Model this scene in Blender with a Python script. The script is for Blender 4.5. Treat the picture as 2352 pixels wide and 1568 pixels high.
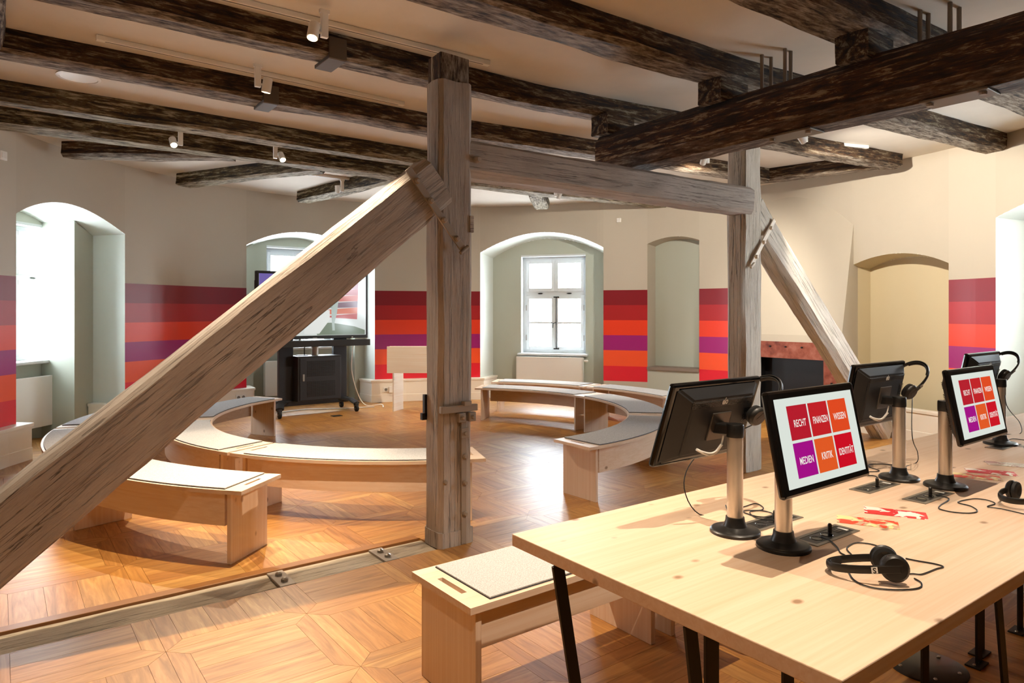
import bpy, bmesh, math, random
from mathutils import Vector, Matrix, noise as mnoise

random.seed(7)
for _o in list(bpy.data.objects): bpy.data.objects.remove(_o)
SC = bpy.context.scene
COL = SC.collection

# ------------------------------------------------------------------ camera
HC = 1.5                      # eye height (m)
FPX, CXP, HZ = 1568.0, 1176.0, 717.0     # focal length, centre column and horizon row in a 2352x1568 frame
TH = math.radians(53)         # angle between the viewing axis and the beams (world X)
S_, C_ = math.sin(TH), math.cos(TH)
cam = bpy.data.cameras.new('camera'); cam_o = bpy.data.objects.new('camera', cam); COL.objects.link(cam_o)
cam.sensor_width = 36; cam.lens = 24; cam.shift_y = -67/2352; cam.clip_start = .05; cam.clip_end = 200
cam_o.location = (0, 0, HC); cam_o.rotation_euler = (math.pi/2, 0, -math.atan2(C_, S_))
SC.camera = cam_o

# ------------------------------------------------------------------ sky, exposure
world = bpy.data.worlds.new('overcast_sky'); SC.world = world; world.use_nodes = True
wb = world.node_tree.nodes['Background']
wb.inputs[0].default_value = (.84, .93, 1, 1); wb.inputs[1].default_value = 17.0
SC.view_settings.view_transform = 'Standard'; SC.view_settings.look = 'None'
SC.view_settings.exposure = 1.25; SC.view_settings.gamma = 1; SC.view_settings.use_curve_mapping = False
SC.cycles.max_bounces = 7; SC.cycles.diffuse_bounces = 4; SC.cycles.glossy_bounces = 3; SC.cycles.caustics_reflective = False; SC.cycles.caustics_refractive = False
SPOT_W = 0.52                  # common factor of the track spotlights

# ------------------------------------------------------------------ pixel -> place
def ray(px, py):
    l = (px-CXP)/FPX; v = -(py-HZ)/FPX
    return (l*S_+C_, -l*C_+S_, v)
def P(px, py, z=0.0):
    d = ray(px, py); t = (z-HC)/d[2]; return Vector((d[0]*t, d[1]*t, z))
def PY(px, py, Y):
    d = ray(px, py); t = Y/d[1]; return Vector((d[0]*t, Y, HC+d[2]*t))
def PX(px, py, X):
    d = ray(px, py); t = X/d[0]; return Vector((X, d[1]*t, HC+d[2]*t))
def depth(x, y): return x*C_+y*S_
def proj(p):
    dep = p[0]*C_+p[1]*S_
    if dep < .05: return None
    return (CXP+FPX*(p[0]*S_-p[1]*C_)/dep, HZ-FPX*(p[2]-HC)/dep)

# ------------------------------------------------------------------ materials
def lin(h):
    h = h.lstrip('#'); o = []
    for i in (0, 2, 4):
        c = int(h[i:i+2], 16)/255
        o.append(c/12.92 if c <= .04045 else ((c+.055)/1.055)**2.4)
    return (o[0], o[1], o[2], 1)
MATS = {}
class Mt:
    def __init__(s, name, col='#808080', rough=.5, metal=0, spec=.5):
        s.m = bpy.data.materials.new(name); s.m.use_nodes = True; s.nt = s.m.node_tree
        s.b = s.nt.nodes['Principled BSDF']; s.out = s.nt.nodes['Material Output']
        s.b.inputs['Base Color'].default_value = lin(col); s.b.inputs['Roughness'].default_value = rough
        s.b.inputs['Metallic'].default_value = metal; s.b.inputs['Specular IOR Level'].default_value = spec
        MATS[name] = s.m
    def n(s, t, **kw):
        nd = s.nt.nodes.new(t)
        for k, v in kw.items(): setattr(nd, k, v)
        return nd
    def l(s, a, b): s.nt.links.new(a, b)
    def coord(s, kind='Object', scale=(1, 1, 1), rot=(0, 0, 0)):
        t = s.n('ShaderNodeTexCoord'); mp = s.n('ShaderNodeMapping')
        mp.inputs['Scale'].default_value = scale; mp.inputs['Rotation'].default_value = rot
        s.l(t.outputs[kind], mp.inputs['Vector']); return mp.outputs[0]
    def noise(s, vec, scale=1, detail=5, rough=.6, dist=0):
        t = s.n('ShaderNodeTexNoise'); t.inputs['Scale'].default_value = scale; t.inputs['Detail'].default_value = detail
        t.inputs['Roughness'].default_value = rough; t.inputs['Distortion'].default_value = dist
        s.l(vec, t.inputs['Vector']); return t.outputs['Fac']
    def ramp(s, fac, stops, interp='LINEAR'):
        r = s.n('ShaderNodeValToRGB'); r.color_ramp.interpolation = interp; e = r.color_ramp.elements
        while len(e) < len(stops): e.new(0.5)
        for i, (p, c) in enumerate(stops):
            e[i].position = p; e[i].color = lin(c) if isinstance(c, str) else c
        s.l(fac, r.inputs[0]); return r.outputs[0]
    def mix(s, fac, a, b, kind='MIX'):
        m = s.n('ShaderNodeMix', data_type='RGBA', blend_type=kind)
        for i, v in ((0, fac), (6, a), (7, b)):
            if isinstance(v, (int, float)): m.inputs[i].default_value = v
            elif isinstance(v, str): m.inputs[i].default_value = lin(v)
            elif isinstance(v, tuple): m.inputs[i].default_value = v
            else: s.l(v, m.inputs[i])
        return m.outputs[2]
    def math(s, op, a, b=0.0, clamp=False):
        m = s.n('ShaderNodeMath', operation=op, use_clamp=clamp)
        for i, v in ((0, a), (1, b)):
            if isinstance(v, (int, float)): m.inputs[i].default_value = v
            else: s.l(v, m.inputs[i])
        return m.outputs[0]
    def col(s, c): s.l(c, s.b.inputs['Base Color'])
    def rough(s, c): s.l(c, s.b.inputs['Roughness'])
    def bump(s, h, strength=.3, dist=.01):
        b = s.n('ShaderNodeBump'); b.inputs['Strength'].default_value = strength; b.inputs['Distance'].default_value = dist
        s.l(h, b.inputs['Height']); s.l(b.outputs[0], s.b.inputs['Normal'])
    def emit(s, c, k):
        s.b.inputs['Emission Color'].default_value = lin(c) if isinstance(c, str) else c
        s.b.inputs['Emission Strength'].default_value = k

def dark_beam(name, stops, under):
    m = Mt(name, rough=.72, spec=.35)
    v = m.coord('Object', (2.0, 13, 13))
    a = m.math('ADD', m.math('MULTIPLY', m.noise(v, 2.6, 10, .74, .5), .6), m.math('MULTIPLY', m.noise(m.coord('Object', (.5, 12, 12)), 2.2, 8, .66, .3), .4))
    c1 = m.ramp(a, [(.5+(p-.51)*.62, c) for p, c in stops])
    big = m.noise(m.coord('Object', (.5, 2.2, 2.2)), 2.0, 3, .5)
    c2 = m.mix(m.ramp(big, [(.42, '#000000'), (.62, '#ffffff')]), '#120d0a', c1)
    c2 = m.mix(.3, c1, c2)
    # paler undersides: worn flaking lime wash, plus reflected window light put into the colour
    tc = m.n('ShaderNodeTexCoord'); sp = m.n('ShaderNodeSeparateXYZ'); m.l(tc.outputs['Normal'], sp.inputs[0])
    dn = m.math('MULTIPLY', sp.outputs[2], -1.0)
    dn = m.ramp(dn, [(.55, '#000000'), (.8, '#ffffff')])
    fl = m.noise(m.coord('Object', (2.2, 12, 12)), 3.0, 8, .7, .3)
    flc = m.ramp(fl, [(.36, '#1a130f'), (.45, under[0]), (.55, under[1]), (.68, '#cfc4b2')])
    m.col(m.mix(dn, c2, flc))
    m.bump(a, 1.0, .05); return m
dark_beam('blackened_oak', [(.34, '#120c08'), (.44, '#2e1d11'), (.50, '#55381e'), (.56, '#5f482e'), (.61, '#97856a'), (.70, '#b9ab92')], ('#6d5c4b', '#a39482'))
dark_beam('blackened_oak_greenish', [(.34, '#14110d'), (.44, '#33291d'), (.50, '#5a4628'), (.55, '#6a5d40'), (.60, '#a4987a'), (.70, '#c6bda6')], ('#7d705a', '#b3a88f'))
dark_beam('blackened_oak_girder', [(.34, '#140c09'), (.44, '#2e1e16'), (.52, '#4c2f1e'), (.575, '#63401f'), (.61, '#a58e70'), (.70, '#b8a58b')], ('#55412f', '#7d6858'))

def limed_timber(name, base, dk):
    m = Mt(name, base, .75, 0, .3)
    v = m.coord('Object', (.28, 10, 10))
    a = m.noise(v, 2.0, 6, .6, .35)
    crack = m.ramp(a, [(.486, '#ffffff'), (.497, '#000000'), (.508, '#ffffff')])
    fine = m.noise(m.coord('Object', (1.4, 30, 30)), 2.5, 6, .7, .3)
    tone = m.noise(m.coord('Object', (1.2, 3, 3)), 2.0, 4, .6)
    c = m.mix(m.ramp(tone, [(.3, '#000000'), (.7, '#ffffff')]), base, dk)
    c = m.mix(m.ramp(fine, [(.28, (.4,.4,.4,1)), (.46, (0,0,0,1))]), c, '#5a4e42')
    patch = m.noise(m.coord('Object', (.9, 2.2, 2.2)), 1.6, 2, .5)
    cm = m.math('MULTIPLY', m.math('SUBTRACT', 1.0, crack), m.ramp(patch, [(.5, '#000000'), (.66, '#ffffff')]))
    m.col(m.mix(m.math('MULTIPLY', cm, .75), c, '#2c2219'))
    h = m.mix(.5, crack, fine); h2 = m.mix(.35, h, a)
    m.bump(h2, .9, .03); return m
limed_timber('limewashed_timber', '#bcb2a8', '#a3988e')
limed_timber('limewashed_timber_pale', '#dcd4c7', '#c6bbab')
limed_timber('limewashed_sill', '#cbbda6', '#ab9c86')

def spruce(name, axis, base='#e2cdb8', knots=True, rough=.5):
    sc = {'X': (.4, 26, 26), 'Y': (26, .4, 26), 'Z': (26, 26, .4)}[axis]
    kn = {'X': (6, 9, 9), 'Y': (9, 6, 9), 'Z': (9, 9, 6)}[axis]
    m = Mt(name, base, rough, 0, .35)
    g = m.noise(m.coord('Object', sc), 2.2, 5, .6, .6)
    c = m.mix(m.ramp(g, [(.35, '#000000'), (.7, '#ffffff')]), base, m.mix(1.0, base, '#f5ebdf', 'MULTIPLY'))
    if knots:
        vo = m.n('ShaderNodeTexVoronoi'); m.l(m.coord('Object', kn), vo.inputs['Vector']); vo.inputs['Scale'].default_value = 1.0
        k = m.ramp(vo.outputs['Distance'], [(.07, '#ffffff'), (.15, '#000000')])
        sel = m.n('ShaderNodeSeparateColor'); m.l(vo.outputs['Color'], sel.inputs[0])
        k = m.math('MULTIPLY', k, m.math('GREATER_THAN', sel.outputs[0], .45))
        c = m.mix(m.math('MULTIPLY', k, .75), c, '#7a5636')
    m.col(c); m.bump(g, .08, .004); return m
spruce('spruce_length', 'X'); spruce('spruce_across', 'Y'); spruce('spruce_upright', 'Z')
spruce('spruce_tabletop', 'X', '#e6cab0', True, .45)
spruce('birch_ply', 'X', '#efe6d8', False)

m = Mt('grey_felt', '#c9c8c6', .95, 0, .1)
f = m.noise(m.coord('Object', (60, 60, 60)), 3, 4, .7)
m.col(m.ramp(f, [(.3, '#969696'), (.5, '#b6b6b6'), (.7, '#cfcfcf')])); m.bump(f, .35, .003)
Mt('oak_edge', '#8a5c30', .4); Mt('felt_edge', '#4b4c50', .95, 0, .1)

def parquet(name):
    m = Mt(name, '#c98a45', .5, 0, .4)
    tc = m.n('ShaderNodeTexCoord'); oi = m.n('ShaderNodeObjectInfo')
    at = m.n('ShaderNodeAttribute', attribute_name='rnd')
    rnd = m.math('FRACT', m.math('ADD', m.math('MULTIPLY', oi.outputs['Random'], .0), at.outputs['Fac']))
    cv = m.n('ShaderNodeCombineXYZ'); m.l(m.math('MULTIPLY', rnd, 37.0), cv.inputs[0]); m.l(m.math('MULTIPLY', rnd, 91.0), cv.inputs[1])
    av = m.n('ShaderNodeVectorMath', operation='ADD'); m.l(tc.outputs['UV'], av.inputs[0]); m.l(cv.outputs[0], av.inputs[1])
    mp = m.n('ShaderNodeMapping'); mp.inputs['Scale'].default_value = (1.6, 17, 1); m.l(av.outputs[0], mp.inputs[0])
    g = m.noise(mp.outputs[0], 1.5, 6, .62, 1.2)
    c = m.ramp(g, [(.3, '#966a2f'), (.5, '#b48340'), (.68, '#c79955')])
    t = m.ramp(rnd, [(0, '#d2b48c'), (.25, '#f8e8cc'), (.5, '#e2c8a0'), (.75, '#ffffff'), (1, '#d8bc94')])
    m.col(m.mix(.75, c, m.mix(1.0, c, t, 'MULTIPLY')))
    m.rough(m.ramp(g, [(.3, (.56,.56,.56,1)), (.7, (.46,.46,.46,1))]))
    m.bump(g, .06, .003); m.b.inputs['Coat Weight'].default_value = .55; m.b.inputs['Coat Roughness'].default_value = .38; return m
parquet('oak_parquet'); Mt('joint_dark', '#6b4624', .9)

# painted walls
WALL_C = '#bbb2a2'
def plaster(name, c, rough=.65, var=.06):
    m = Mt(name, c, rough, 0, .3)
    a = m.noise(m.coord('Object', (1, 1, 1)), 1.1, 4, .55); b = m.noise(m.coord('Object', (1, 1, 1)), 9, 5, .6)
    x = m.math('ADD', m.math('MULTIPLY', a, .75), m.math('MULTIPLY', b, .25))
    m.col(m.mix(1.0, c, m.ramp(x, [(.3, (1-var, 1-var, 1-var, 1)), (.7, (1, 1, 1, 1))]), 'MULTIPLY'))
    m.bump(b, .12, .01); return m
plaster('wall_paint', WALL_C, .5); plaster('niche_paint', '#b4b8ab', .5, .03); plaster('niche_soffit', '#d3d7cf', .6, .03)
plaster('niche_ochre', '#cdbf9e', .6, .04); plaster('breast_paint', '#b9b1a0', .6, .04)
plaster('ceiling_plaster', '#dcd4c7', .8, .12)
Z_TOP, Z_BOT = 1.862, .372
def stripes():
    m = Mt('wall_stripes', rough=.26)
    ge = m.n('ShaderNodeNewGeometry'); sp = m.n('ShaderNodeSeparateXYZ'); m.l(ge.outputs['Position'], sp.inputs[0])
    fac = m.math('DIVIDE', sp.outputs[2], 3.0)
    h = (Z_TOP-Z_BOT)/6
    cols = ['#e01f33', '#f4562a', '#a01c74', '#ea4022', '#ac2227', '#841a25']
    st = [(0.0, WALL_C)]+[((Z_BOT+i*h)/3.0, cols[i]) for i in range(6)]+[(Z_TOP/3.0, WALL_C)]
    m.col(m.ramp(fac, st, 'CONSTANT'))
    b = m.noise(m.coord('Object', (1, 1, 1)), 14, 4, .6)
    m.bump(b, .05, .006)
    r = m.ramp(fac, [(0, (.5,.5,.5,1)), (Z_BOT/3, (.3,.3,.3,1)), (Z_TOP/3, (.5,.5,.5,1))], 'CONSTANT'); m.rough(r)
stripes()

Mt('white_lacquer', '#eceae4', .35); Mt('white_window_paint', '#d0d4d5', .35); Mt('white_metal', '#e9e7e2', .4)
Mt('plinth_white', '#ece6da', .4); Mt('black_iron', '#15120f', .45, .3); Mt('iron_limed', '#93877a', .6, .1); Mt('iron_dark', '#6f655b', .5, .4); Mt('clamp_iron', '#5c5247', .6, .3)
Mt('black_plastic', '#141312', .38); Mt('black_matte', '#191818', .55); Mt('charcoal_cart', '#2c2d31', .45, .3)
Mt('black_gloss', '#0a0909', .12); Mt('aluminium', '#d9cfc2', .32, .9); Mt('steel', '#9a948a', .35, .9); Mt('steel_dark', '#57514a', .4, .7)
Mt('rubber', '#0d0d0d', .7); Mt('cable_black', '#141312', .5); Mt('cable_white', '#e6e4de', .5)
Mt('black_steel_legs', '#16100c', .5, .2); Mt('grey_socket', '#8a8377', .35, .6); Mt('stone_sill', '#85786e', .9)
Mt('headphone_black', '#17140f', .42); Mt('headphone_pad', '#0f0e0d', .7); Mt('logo_white', '#e8e6e0', .5)
Mt('hearth_black', '#0c0c0d', .35); Mt('grey_plastic', '#75726c', .5); Mt('paper_white', '#efeae2', .6)
Mt('bark', '#6b5d50', .9)
m = Mt('copper', '#8f5243', .38, .75); a = m.noise(m.coord('Object', (3, 3, 3)), 2, 6, .65)
m.col(m.ramp(a, [(.3, '#6d362c'), (.5, '#9c5744'), (.7, '#b87663')])); m.rough(m.ramp(a, [(.3, (.3,.3,.3,1)), (.7, (.5,.5,.5,1))]))
# leaflets: loose printed blotches
def leaflet(name, a, b, c):
    m = Mt(name, a, .35); v = m.noise(m.coord('Object', (1, 1, 1)), 22, 3, .5, .6)
    m.col(m.ramp(v, [(.36, a), (.47, b), (.55, c), (.66, '#f1ead9')], 'CONSTANT'))
leaflet('leaflet_photo_print', '#e8482c', '#c9a58a', '#f2dfa0'); leaflet('leaflet_red_print', '#d9242c', '#d9242c', '#f3ede4')
leaflet('leaflet_pale_print', '#c9b8a8', '#e9e1d2', '#b98d86')
# thin glass: clear with a Fresnel sheen
m = Mt('window_glass'); gl = m.n('ShaderNodeBsdfGlossy'); gl.inputs['Roughness'].default_value = .02
tr = m.n('ShaderNodeBsdfTransparent'); lw = m.n('ShaderNodeLayerWeight'); pw = m.n('ShaderNodeMath', operation='POWER'); pw.inputs[1].default_value = 5.0; m.l(lw.outputs['Facing'], pw.inputs[0]); fr = m.n('ShaderNodeMath', operation='MULTIPLY_ADD'); m.l(pw.outputs[0], fr.inputs[0]); fr.inputs[1].default_value = .6; fr.inputs[2].default_value = .04
mx = m.n('ShaderNodeMixShader'); m.l(fr.outputs[0], mx.inputs[0]); m.l(tr.outputs[0], mx.inputs[1]); m.l(gl.outputs[0], mx.inputs[2])
m.l(mx.outputs[0], m.out.inputs[0])
def screen_mat(name, c, k=1.0):
    m = Mt(name, '#050505', .12); m.emit(c, k); return m
SCREENS = {'white': '#dfe6dd', 'recht': '#b81a2c', 'finanzen': '#c41f26', 'wissen': '#e34a20', 'medien': '#a50b86', 'kritik': '#e45a24', 'ident': '#cf0a22', 'text': '#f3ece4'}
for k_, v_ in SCREENS.items(): screen_mat('screen_'+k_, v_, .40)
for k_, v_ in {'tv_white': '#e4eae6', 'tv_floor': '#7d8a76', 'tv_s1': '#a8606a', 'tv_s2': '#b84850', 'tv_s3': '#d2685a', 'tv_s4': '#8a6a78', 'tv_s5': '#e07a5e', 'tv_s6': '#c85a58', 'tv_purple': '#7a6ab4', 'tv_skin': '#d8b49c', 'tv_cloth': '#e8ece6', 'tv_cloth2': '#b9c6be', 'tv_bag': '#9fb0a8', 'tv_box': '#f2f4f0', 'tv_violet': '#5a3a9a', 'tv_red': '#d02a3a'}.items(): screen_mat(k_, v_, .34)
m = Mt('lamp_lens', '#fff2dc', .3); m.emit('#ffe2b0', 14)

# ------------------------------------------------------------------ mesh helpers
def mesh_obj(name, verts, faces, mat, parent=None, smooth=False, mats=None, mi=None, loc=None, rot=None):
    me = bpy.data.meshes.new(name); me.from_pydata([tuple(v) for v in verts], [], faces)
    bm = bmesh.new(); bm.from_mesh(me); bmesh.ops.recalc_face_normals(bm, faces=bm.faces)
    bm.to_mesh(me); bm.free()
    for mn in (mats or [mat]): me.materials.append(MATS[mn])
    if mi:
        for p, i in zip(me.polygons, mi): p.material_index = i
    if smooth:
        for p in me.polygons: p.use_smooth = True
    o = bpy.data.objects.new(name, me); COL.objects.link(o)
    if parent: o.parent = parent
    if loc is not None: o.location = loc
    if rot is not None: o.rotation_euler = rot
    return o
class MB:
    """collects shapes that make ONE part"""
    def __init__(s): s.v = []; s.f = []
    def add(s, v, f):
        k = len(s.v); s.v += [Vector(p) for p in v]; s.f += [tuple(i+k for i in q) for q in f]; return s
    def box(s, x0, x1, y0, y1, z0, z1, bev=0):
        if bev <= 0:
            v = [(x0, y0, z0), (x1, y0, z0), (x1, y1, z0), (x0, y1, z0), (x0, y0, z1), (x1, y0, z1), (x1, y1, z1), (x0, y1, z1)]
            return s.add(v, [(0, 3, 2, 1), (4, 5, 6, 7), (0, 1, 5, 4), (1, 2, 6, 5), (2, 3, 7, 6), (3, 0, 4, 7)])
        bm = bmesh.new(); bmesh.ops.create_cube(bm, size=1)
        for q in bm.verts:
            q.co = Vector(((x0+x1)/2+q.co.x*(x1-x0), (y0+y1)/2+q.co.y*(y1-y0), (z0+z1)/2+q.co.z*(z1-z0)))
        bmesh.ops.bevel(bm, geom=bm.edges[:], offset=bev, segments=2, affect='EDGES', profile=.5)
        return s.frombm(bm)
    def frombm(s, bm):
        bm.verts.index_update(); s.add([q.co.copy() for q in bm.verts], [tuple(q.index for q in f.verts) for f in bm.faces]); bm.free(); return s
    def cyl(s, p0, p1, r0, r1=None, n=16):
        r1 = r0 if r1 is None else r1
        p0, p1 = Vector(p0), Vector(p1); t = (p1-p0).normalized()
        a = t.orthogonal().normalized(); b = t.cross(a)
        v = []; 
        for p, r in ((p0, r0), (p1, r1)):
            for i in range(n):
                w = 2*math.pi*i/n; v.append(p+a*(r*math.cos(w))+b*(r*math.sin(w)))
        f = [(i, (i+1) % n, n+(i+1) % n, n+i) for i in range(n)]+[tuple(range(n-1, -1, -1)), tuple(range(n, 2*n))]
        return s.add(v, f)
    def lathe(s, prof, c=(0, 0, 0), n=24, ax='Z'):
        v = []; c = Vector(c)
        for r, h in prof:
            for i in range(n):
                w = 2*math.pi*i/n; q = (r*math.cos(w), r*math.sin(w), h)
                if ax == 'Y': q = (q[0], q[2], q[1])
                if ax == 'X': q = (q[2], q[0], q[1])
                v.append(c+Vector(q))
        f = []
        for j in range(len(prof)-1):
            for i in range(n): f.append((j*n+i, j*n+(i+1) % n, (j+1)*n+(i+1) % n, (j+1)*n+i))
        f.append(tuple(range(n-1, -1, -1))); f.append(tuple(range((len(prof)-1)*n, len(prof)*n)))
        return s.add(v, f)
    def tube(s, pts, r, n=8, flat=None, up=(0, 0, 1)):
        """sweep a round (or w x h oval) section along points"""
        pts = [Vector(p) for p in pts]; v = []; N = len(pts); pa = None
        for i, p in enumerate(pts):
            t = (pts[min(i+1, N-1)]-pts[max(i-1, 0)]).normalized()
            if flat: a = Vector(up)-t*Vector(up).dot(t)
            else: a = (pa-t*pa.dot(t)) if pa else t.orthogonal()
            if a.length < 1e-6: a = t.orthogonal()
            a.normalize(); pa = a; b = t.cross(a)
            ra, rb = (flat if flat else (r, r))
            for k in range(n):
                w = 2*math.pi*(k+.5)/n; v.append(p+a*(ra*math.cos(w))+b*(rb*math.sin(w)))
        f = []
        for j in range(N-1):
            for i in range(n): f.append((j*n+i, j*n+(i+1) % n, (j+1)*n+(i+1) % n, (j+1)*n+i))
        f.append(tuple(range(n-1, -1, -1))); f.append(tuple(range((N-1)*n, N*n)))
        return s.add(v, f)
    def prism(s, poly, z0, z1):
        n = len(poly); v = [(x, y, z0) for x, y in poly]+[(x, y, z1) for x, y in poly]
        return s.add(v, [tuple(range(n-1, -1, -1)), tuple(range(n, 2*n))]+[(i, (i+1) % n, n+(i+1) % n, n+i) for i in range(n)])
    def xform(s, M): s.v = [M @ q for q in s.v]; return s
    def obj(s, name, mat, parent=None, smooth=False, **kw):
        o = mesh_obj(name, s.v, s.f, mat, parent, smooth, **kw)
        if smooth == 'auto' or smooth:
            try: o.data.set_sharp_from_angle(angle=math.radians(40))
            except Exception: pass
        return o
def slab(grid, mask, z0, z1):
    """grid[i][j] plan points, mask[i][j] cell kept -> slab with holes"""
    mb = MB(); I, J = len(grid), len(grid[0]); idx = {}
    v = []; f = []
    for i in range(I):
        for j in range(J):
            idx[i, j] = len(v); v.append((*grid[i][j], z0)); v.append((*grid[i][j], z1))
    on = lambda i, j: 0 <= i < I-1 and 0 <= j < J-1 and mask(i, j)
    for i in range(I-1):
        for j in range(J-1):
            if not on(i, j): continue
            q = [idx[i, j], idx[i+1, j], idx[i+1, j+1], idx[i, j+1]]
            f.append(tuple(a+1 for a in q)); f.append(tuple(q[::-1]))
            for (di, dj), (a, b) in {(-1, 0): (0, 3), (1, 0): (2, 1), (0, -1): (1, 0), (0, 1): (3, 2)}.items():
                if not on(i+di, j+dj): f.append((q[a], q[b], q[b]+1, q[a]+1))
    return mb.add(v, f)
def tag(o, label=None, cat=None, group=None, kind=None):
    if label: o['label'] = label
    if cat: o['category'] = cat
    if group: o['group'] = group
    if kind: o['kind'] = kind
    return o
def empty(name, loc=(0, 0, 0), rz=0.0):
    o = bpy.data.objects.new(name, None); COL.objects.link(o); o.location = loc; o.rotation_euler = (0, 0, rz); o.empty_display_size = .1; return o
def copy_tree(o, parent=None):
    c = o.copy(); COL.objects.link(c)
    if parent: c.parent = parent; c.matrix_parent_inverse = o.matrix_parent_inverse.copy()
    for ch in list(o.children): copy_tree(ch, c)
    return c
def text_mesh(body, size, sx=1.0, off=0.0):
    cu = bpy.data.curves.new('lettering', 'FONT'); cu.body = body; cu.size = size; cu.align_x = 'CENTER'; cu.align_y = 'CENTER'
    cu.offset = off; cu.resolution_u = 3
    t = bpy.data.objects.new('lettering', cu); COL.objects.link(t); t.scale = (sx, 1, 1)
    bpy.context.view_layer.update()
    me = bpy.data.meshes.new_from_object(t.evaluated_get(bpy.context.evaluated_depsgraph_get()))
    bpy.data.objects.remove(t)
    for v in me.vertices: v.co.x *= sx
    return me
def timber(name, pts, w, h, mat, parent=None, jit=.012, cham=.035, seg=.14, up=(0, 0, 1), seed=0, taper=None):
    """hewn beam: chamfered, waney section swept along 3D points; local X runs along it"""
    pts = [Vector(p) for p in pts]; d = (pts[-1]-pts[0]).normalized()
    sd = Vector(up).cross(d).normalized(); u = d.cross(sd)
    M = Matrix((d, sd, u)).transposed().to_4x4(); M.translation = pts[0]; Mi = M.inverted()
    lp = [Mi @ p for p in pts]; L = lp[-1].x; n = max(4, int(L/seg)); v = []; f = []
    a, b, c = w/2, h/2, cham
    sec = [(-a+c, -b), (0, -b), (a-c, -b), (a, -b+c), (a, 0), (a, b-c), (a-c, b), (0, b), (-a+c, b), (-a, b-c), (-a, 0), (-a, -b+c)]
    k = len(sec)
    for i in range(n+1):
        x = L*i/n; j = 0
        while j < len(lp)-2 and x > lp[j+1].x: j += 1
        t = (x-lp[j].x)/max(1e-6, lp[j+1].x-lp[j].x); cy = lp[j].y+(lp[j+1].y-lp[j].y)*t; cz = lp[j].z+(lp[j+1].z-lp[j].z)*t
        sc = 1 if taper is None else 1+(taper-1)*i/n
        for q, (y, z) in enumerate(sec):
            nv = mnoise.noise_vector(Vector((x*1.1+seed*7.3, q*.9+seed, seed*3.1)))+.5*mnoise.noise_vector(Vector((x*4.7+seed*5, q*1.7, seed)))
            v.append((x+(nv.x*jit*1.2 if i in (0, n) else 0), cy+y*sc+nv.y*jit, cz+z*sc+nv.z*jit))
    for i in range(n):
        for q in range(k): f.append((i*k+q, i*k+(q+1) % k, (i+1)*k+(q+1) % k, (i+1)*k+q))
    f.append(tuple(range(k-1, -1, -1))); f.append(tuple(range(n*k, n*k+k)))
    o = mesh_obj(name, v, f, mat, parent); o.matrix_world = M
    for p in o.data.polygons: p.use_smooth = True
    try: o.data.set_sharp_from_angle(angle=math.radians(28))
    except Exception: pass
    return o
def attach(child, parent):
    """make child a part of parent, keeping its place"""
    bpy.context.view_layer.update()
    mw = child.matrix_world.copy(); child.parent = parent; child.matrix_parent_inverse = parent.matrix_world.inverted(); child.matrix_world = mw
    return child
# ================================================================== STRUCTURE
CEIL = 3.33
WC = (3.87, 5.2)
RT = [(-60, 5.25), (-45, 5.2), (-27, 5.1), (-10, 4.92), (4, 4.95), (14, 5.0), (27, 5.05), (36, 5.0), (47, 5.2), (59, 5.4), (78, 5.46), (100, 5.43), (121, 5.2), (140, 4.97), (150, 4.88), (165, 4.85)]
def Rw(a):
    """radius of the round room at angle a (degrees)"""
    for (a0, r0), (a1, r1) in zip(RT, RT[1:]):
        if a0 <= a <= a1:
            t = (a-a0)/(a1-a0); t = t*t*(3-2*t)*.4+t*.6; return r0+(r1-r0)*t
    return RT[0][1] if a < RT[0][0] else RT[-1][1]
def wxy(a, off=0.0):
    r = Rw(a)-off; return Vector((WC[0]+r*math.cos(math.radians(a)), WC[1]+r*math.sin(math.radians(a))))
def ang_of(px):
    """angle on the wall seen in column px"""
    lo, hi = -60.0, 160.0
    f = lambda a: proj((*wxy(a), 1.5))[0]
    for _ in range(50):
        mid = (lo+hi)/2
        if f(mid) > px: lo = mid
        else: hi = mid
    return (lo+hi)/2
def wall_z(px, py):
    a = ang_of(px); w = wxy(a); return HC-(py-HZ)*depth(w.x, w.y)/FPX

A_END, A_START = -56.0, 153.0
wall_root = None
NICHES = []
def niche(pxl, pxr, y_l, y_c, y_r, d, splay=.94, drop=.06, z0=0.0, mats=('niche_soffit', 'niche_paint'), win=None, pxc=None, aR=None, n=26, round_back=0.0):
    """arched recess; win = (px left, px right, y top, y bottom) measured on its back wall"""
    aL = ang_of(pxl); aR = ang_of(pxr) if aR is None else aR
    A, B = wxy(aL), wxy(aR); u = (B-A); L = u.length; u = u/L; M = (A+B)/2; nn = Vector((-u.y, u.x))
    if nn.dot(M-Vector(WC)) < 0: nn = -nn
    zsl, zsr = wall_z(pxl, y_l), (wall_z(pxr, y_r) if aR is None or y_r else 0)
    pc = pxc or (pxl+pxr)/2; zc = wall_z(pc, y_c)
    if not y_r: zsr = zsl
    N = dict(aL=aL, aR=aR, u=u, L=L, M=M, n=nn, zsl=zsl, zsr=zsr, zc=zc, z0=z0, d=d, splay=splay, drop=drop, mats=mats, win=None, rb=round_back)
    N['arch'] = lambda s: (zsl+(zsr-zsl)*(s+1)/2)+(zc-(zsl+zsr)/2)*(1-s*s)
    if win:
        # where the columns meet the back plane
        Q = M+nn*d
        def hit(px, py):
            r_ = ray(px, py); t = (Q.x*nn.x+Q.y*nn.y)/(r_[0]*nn.x+r_[1]*nn.y)
            p = Vector((r_[0]*t, r_[1]*t)); return (p-Q).dot(u), HC+r_[2]*t
        N['win'] = win(hit) if callable(win) else None
    NICHES.append(N); return N
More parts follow.
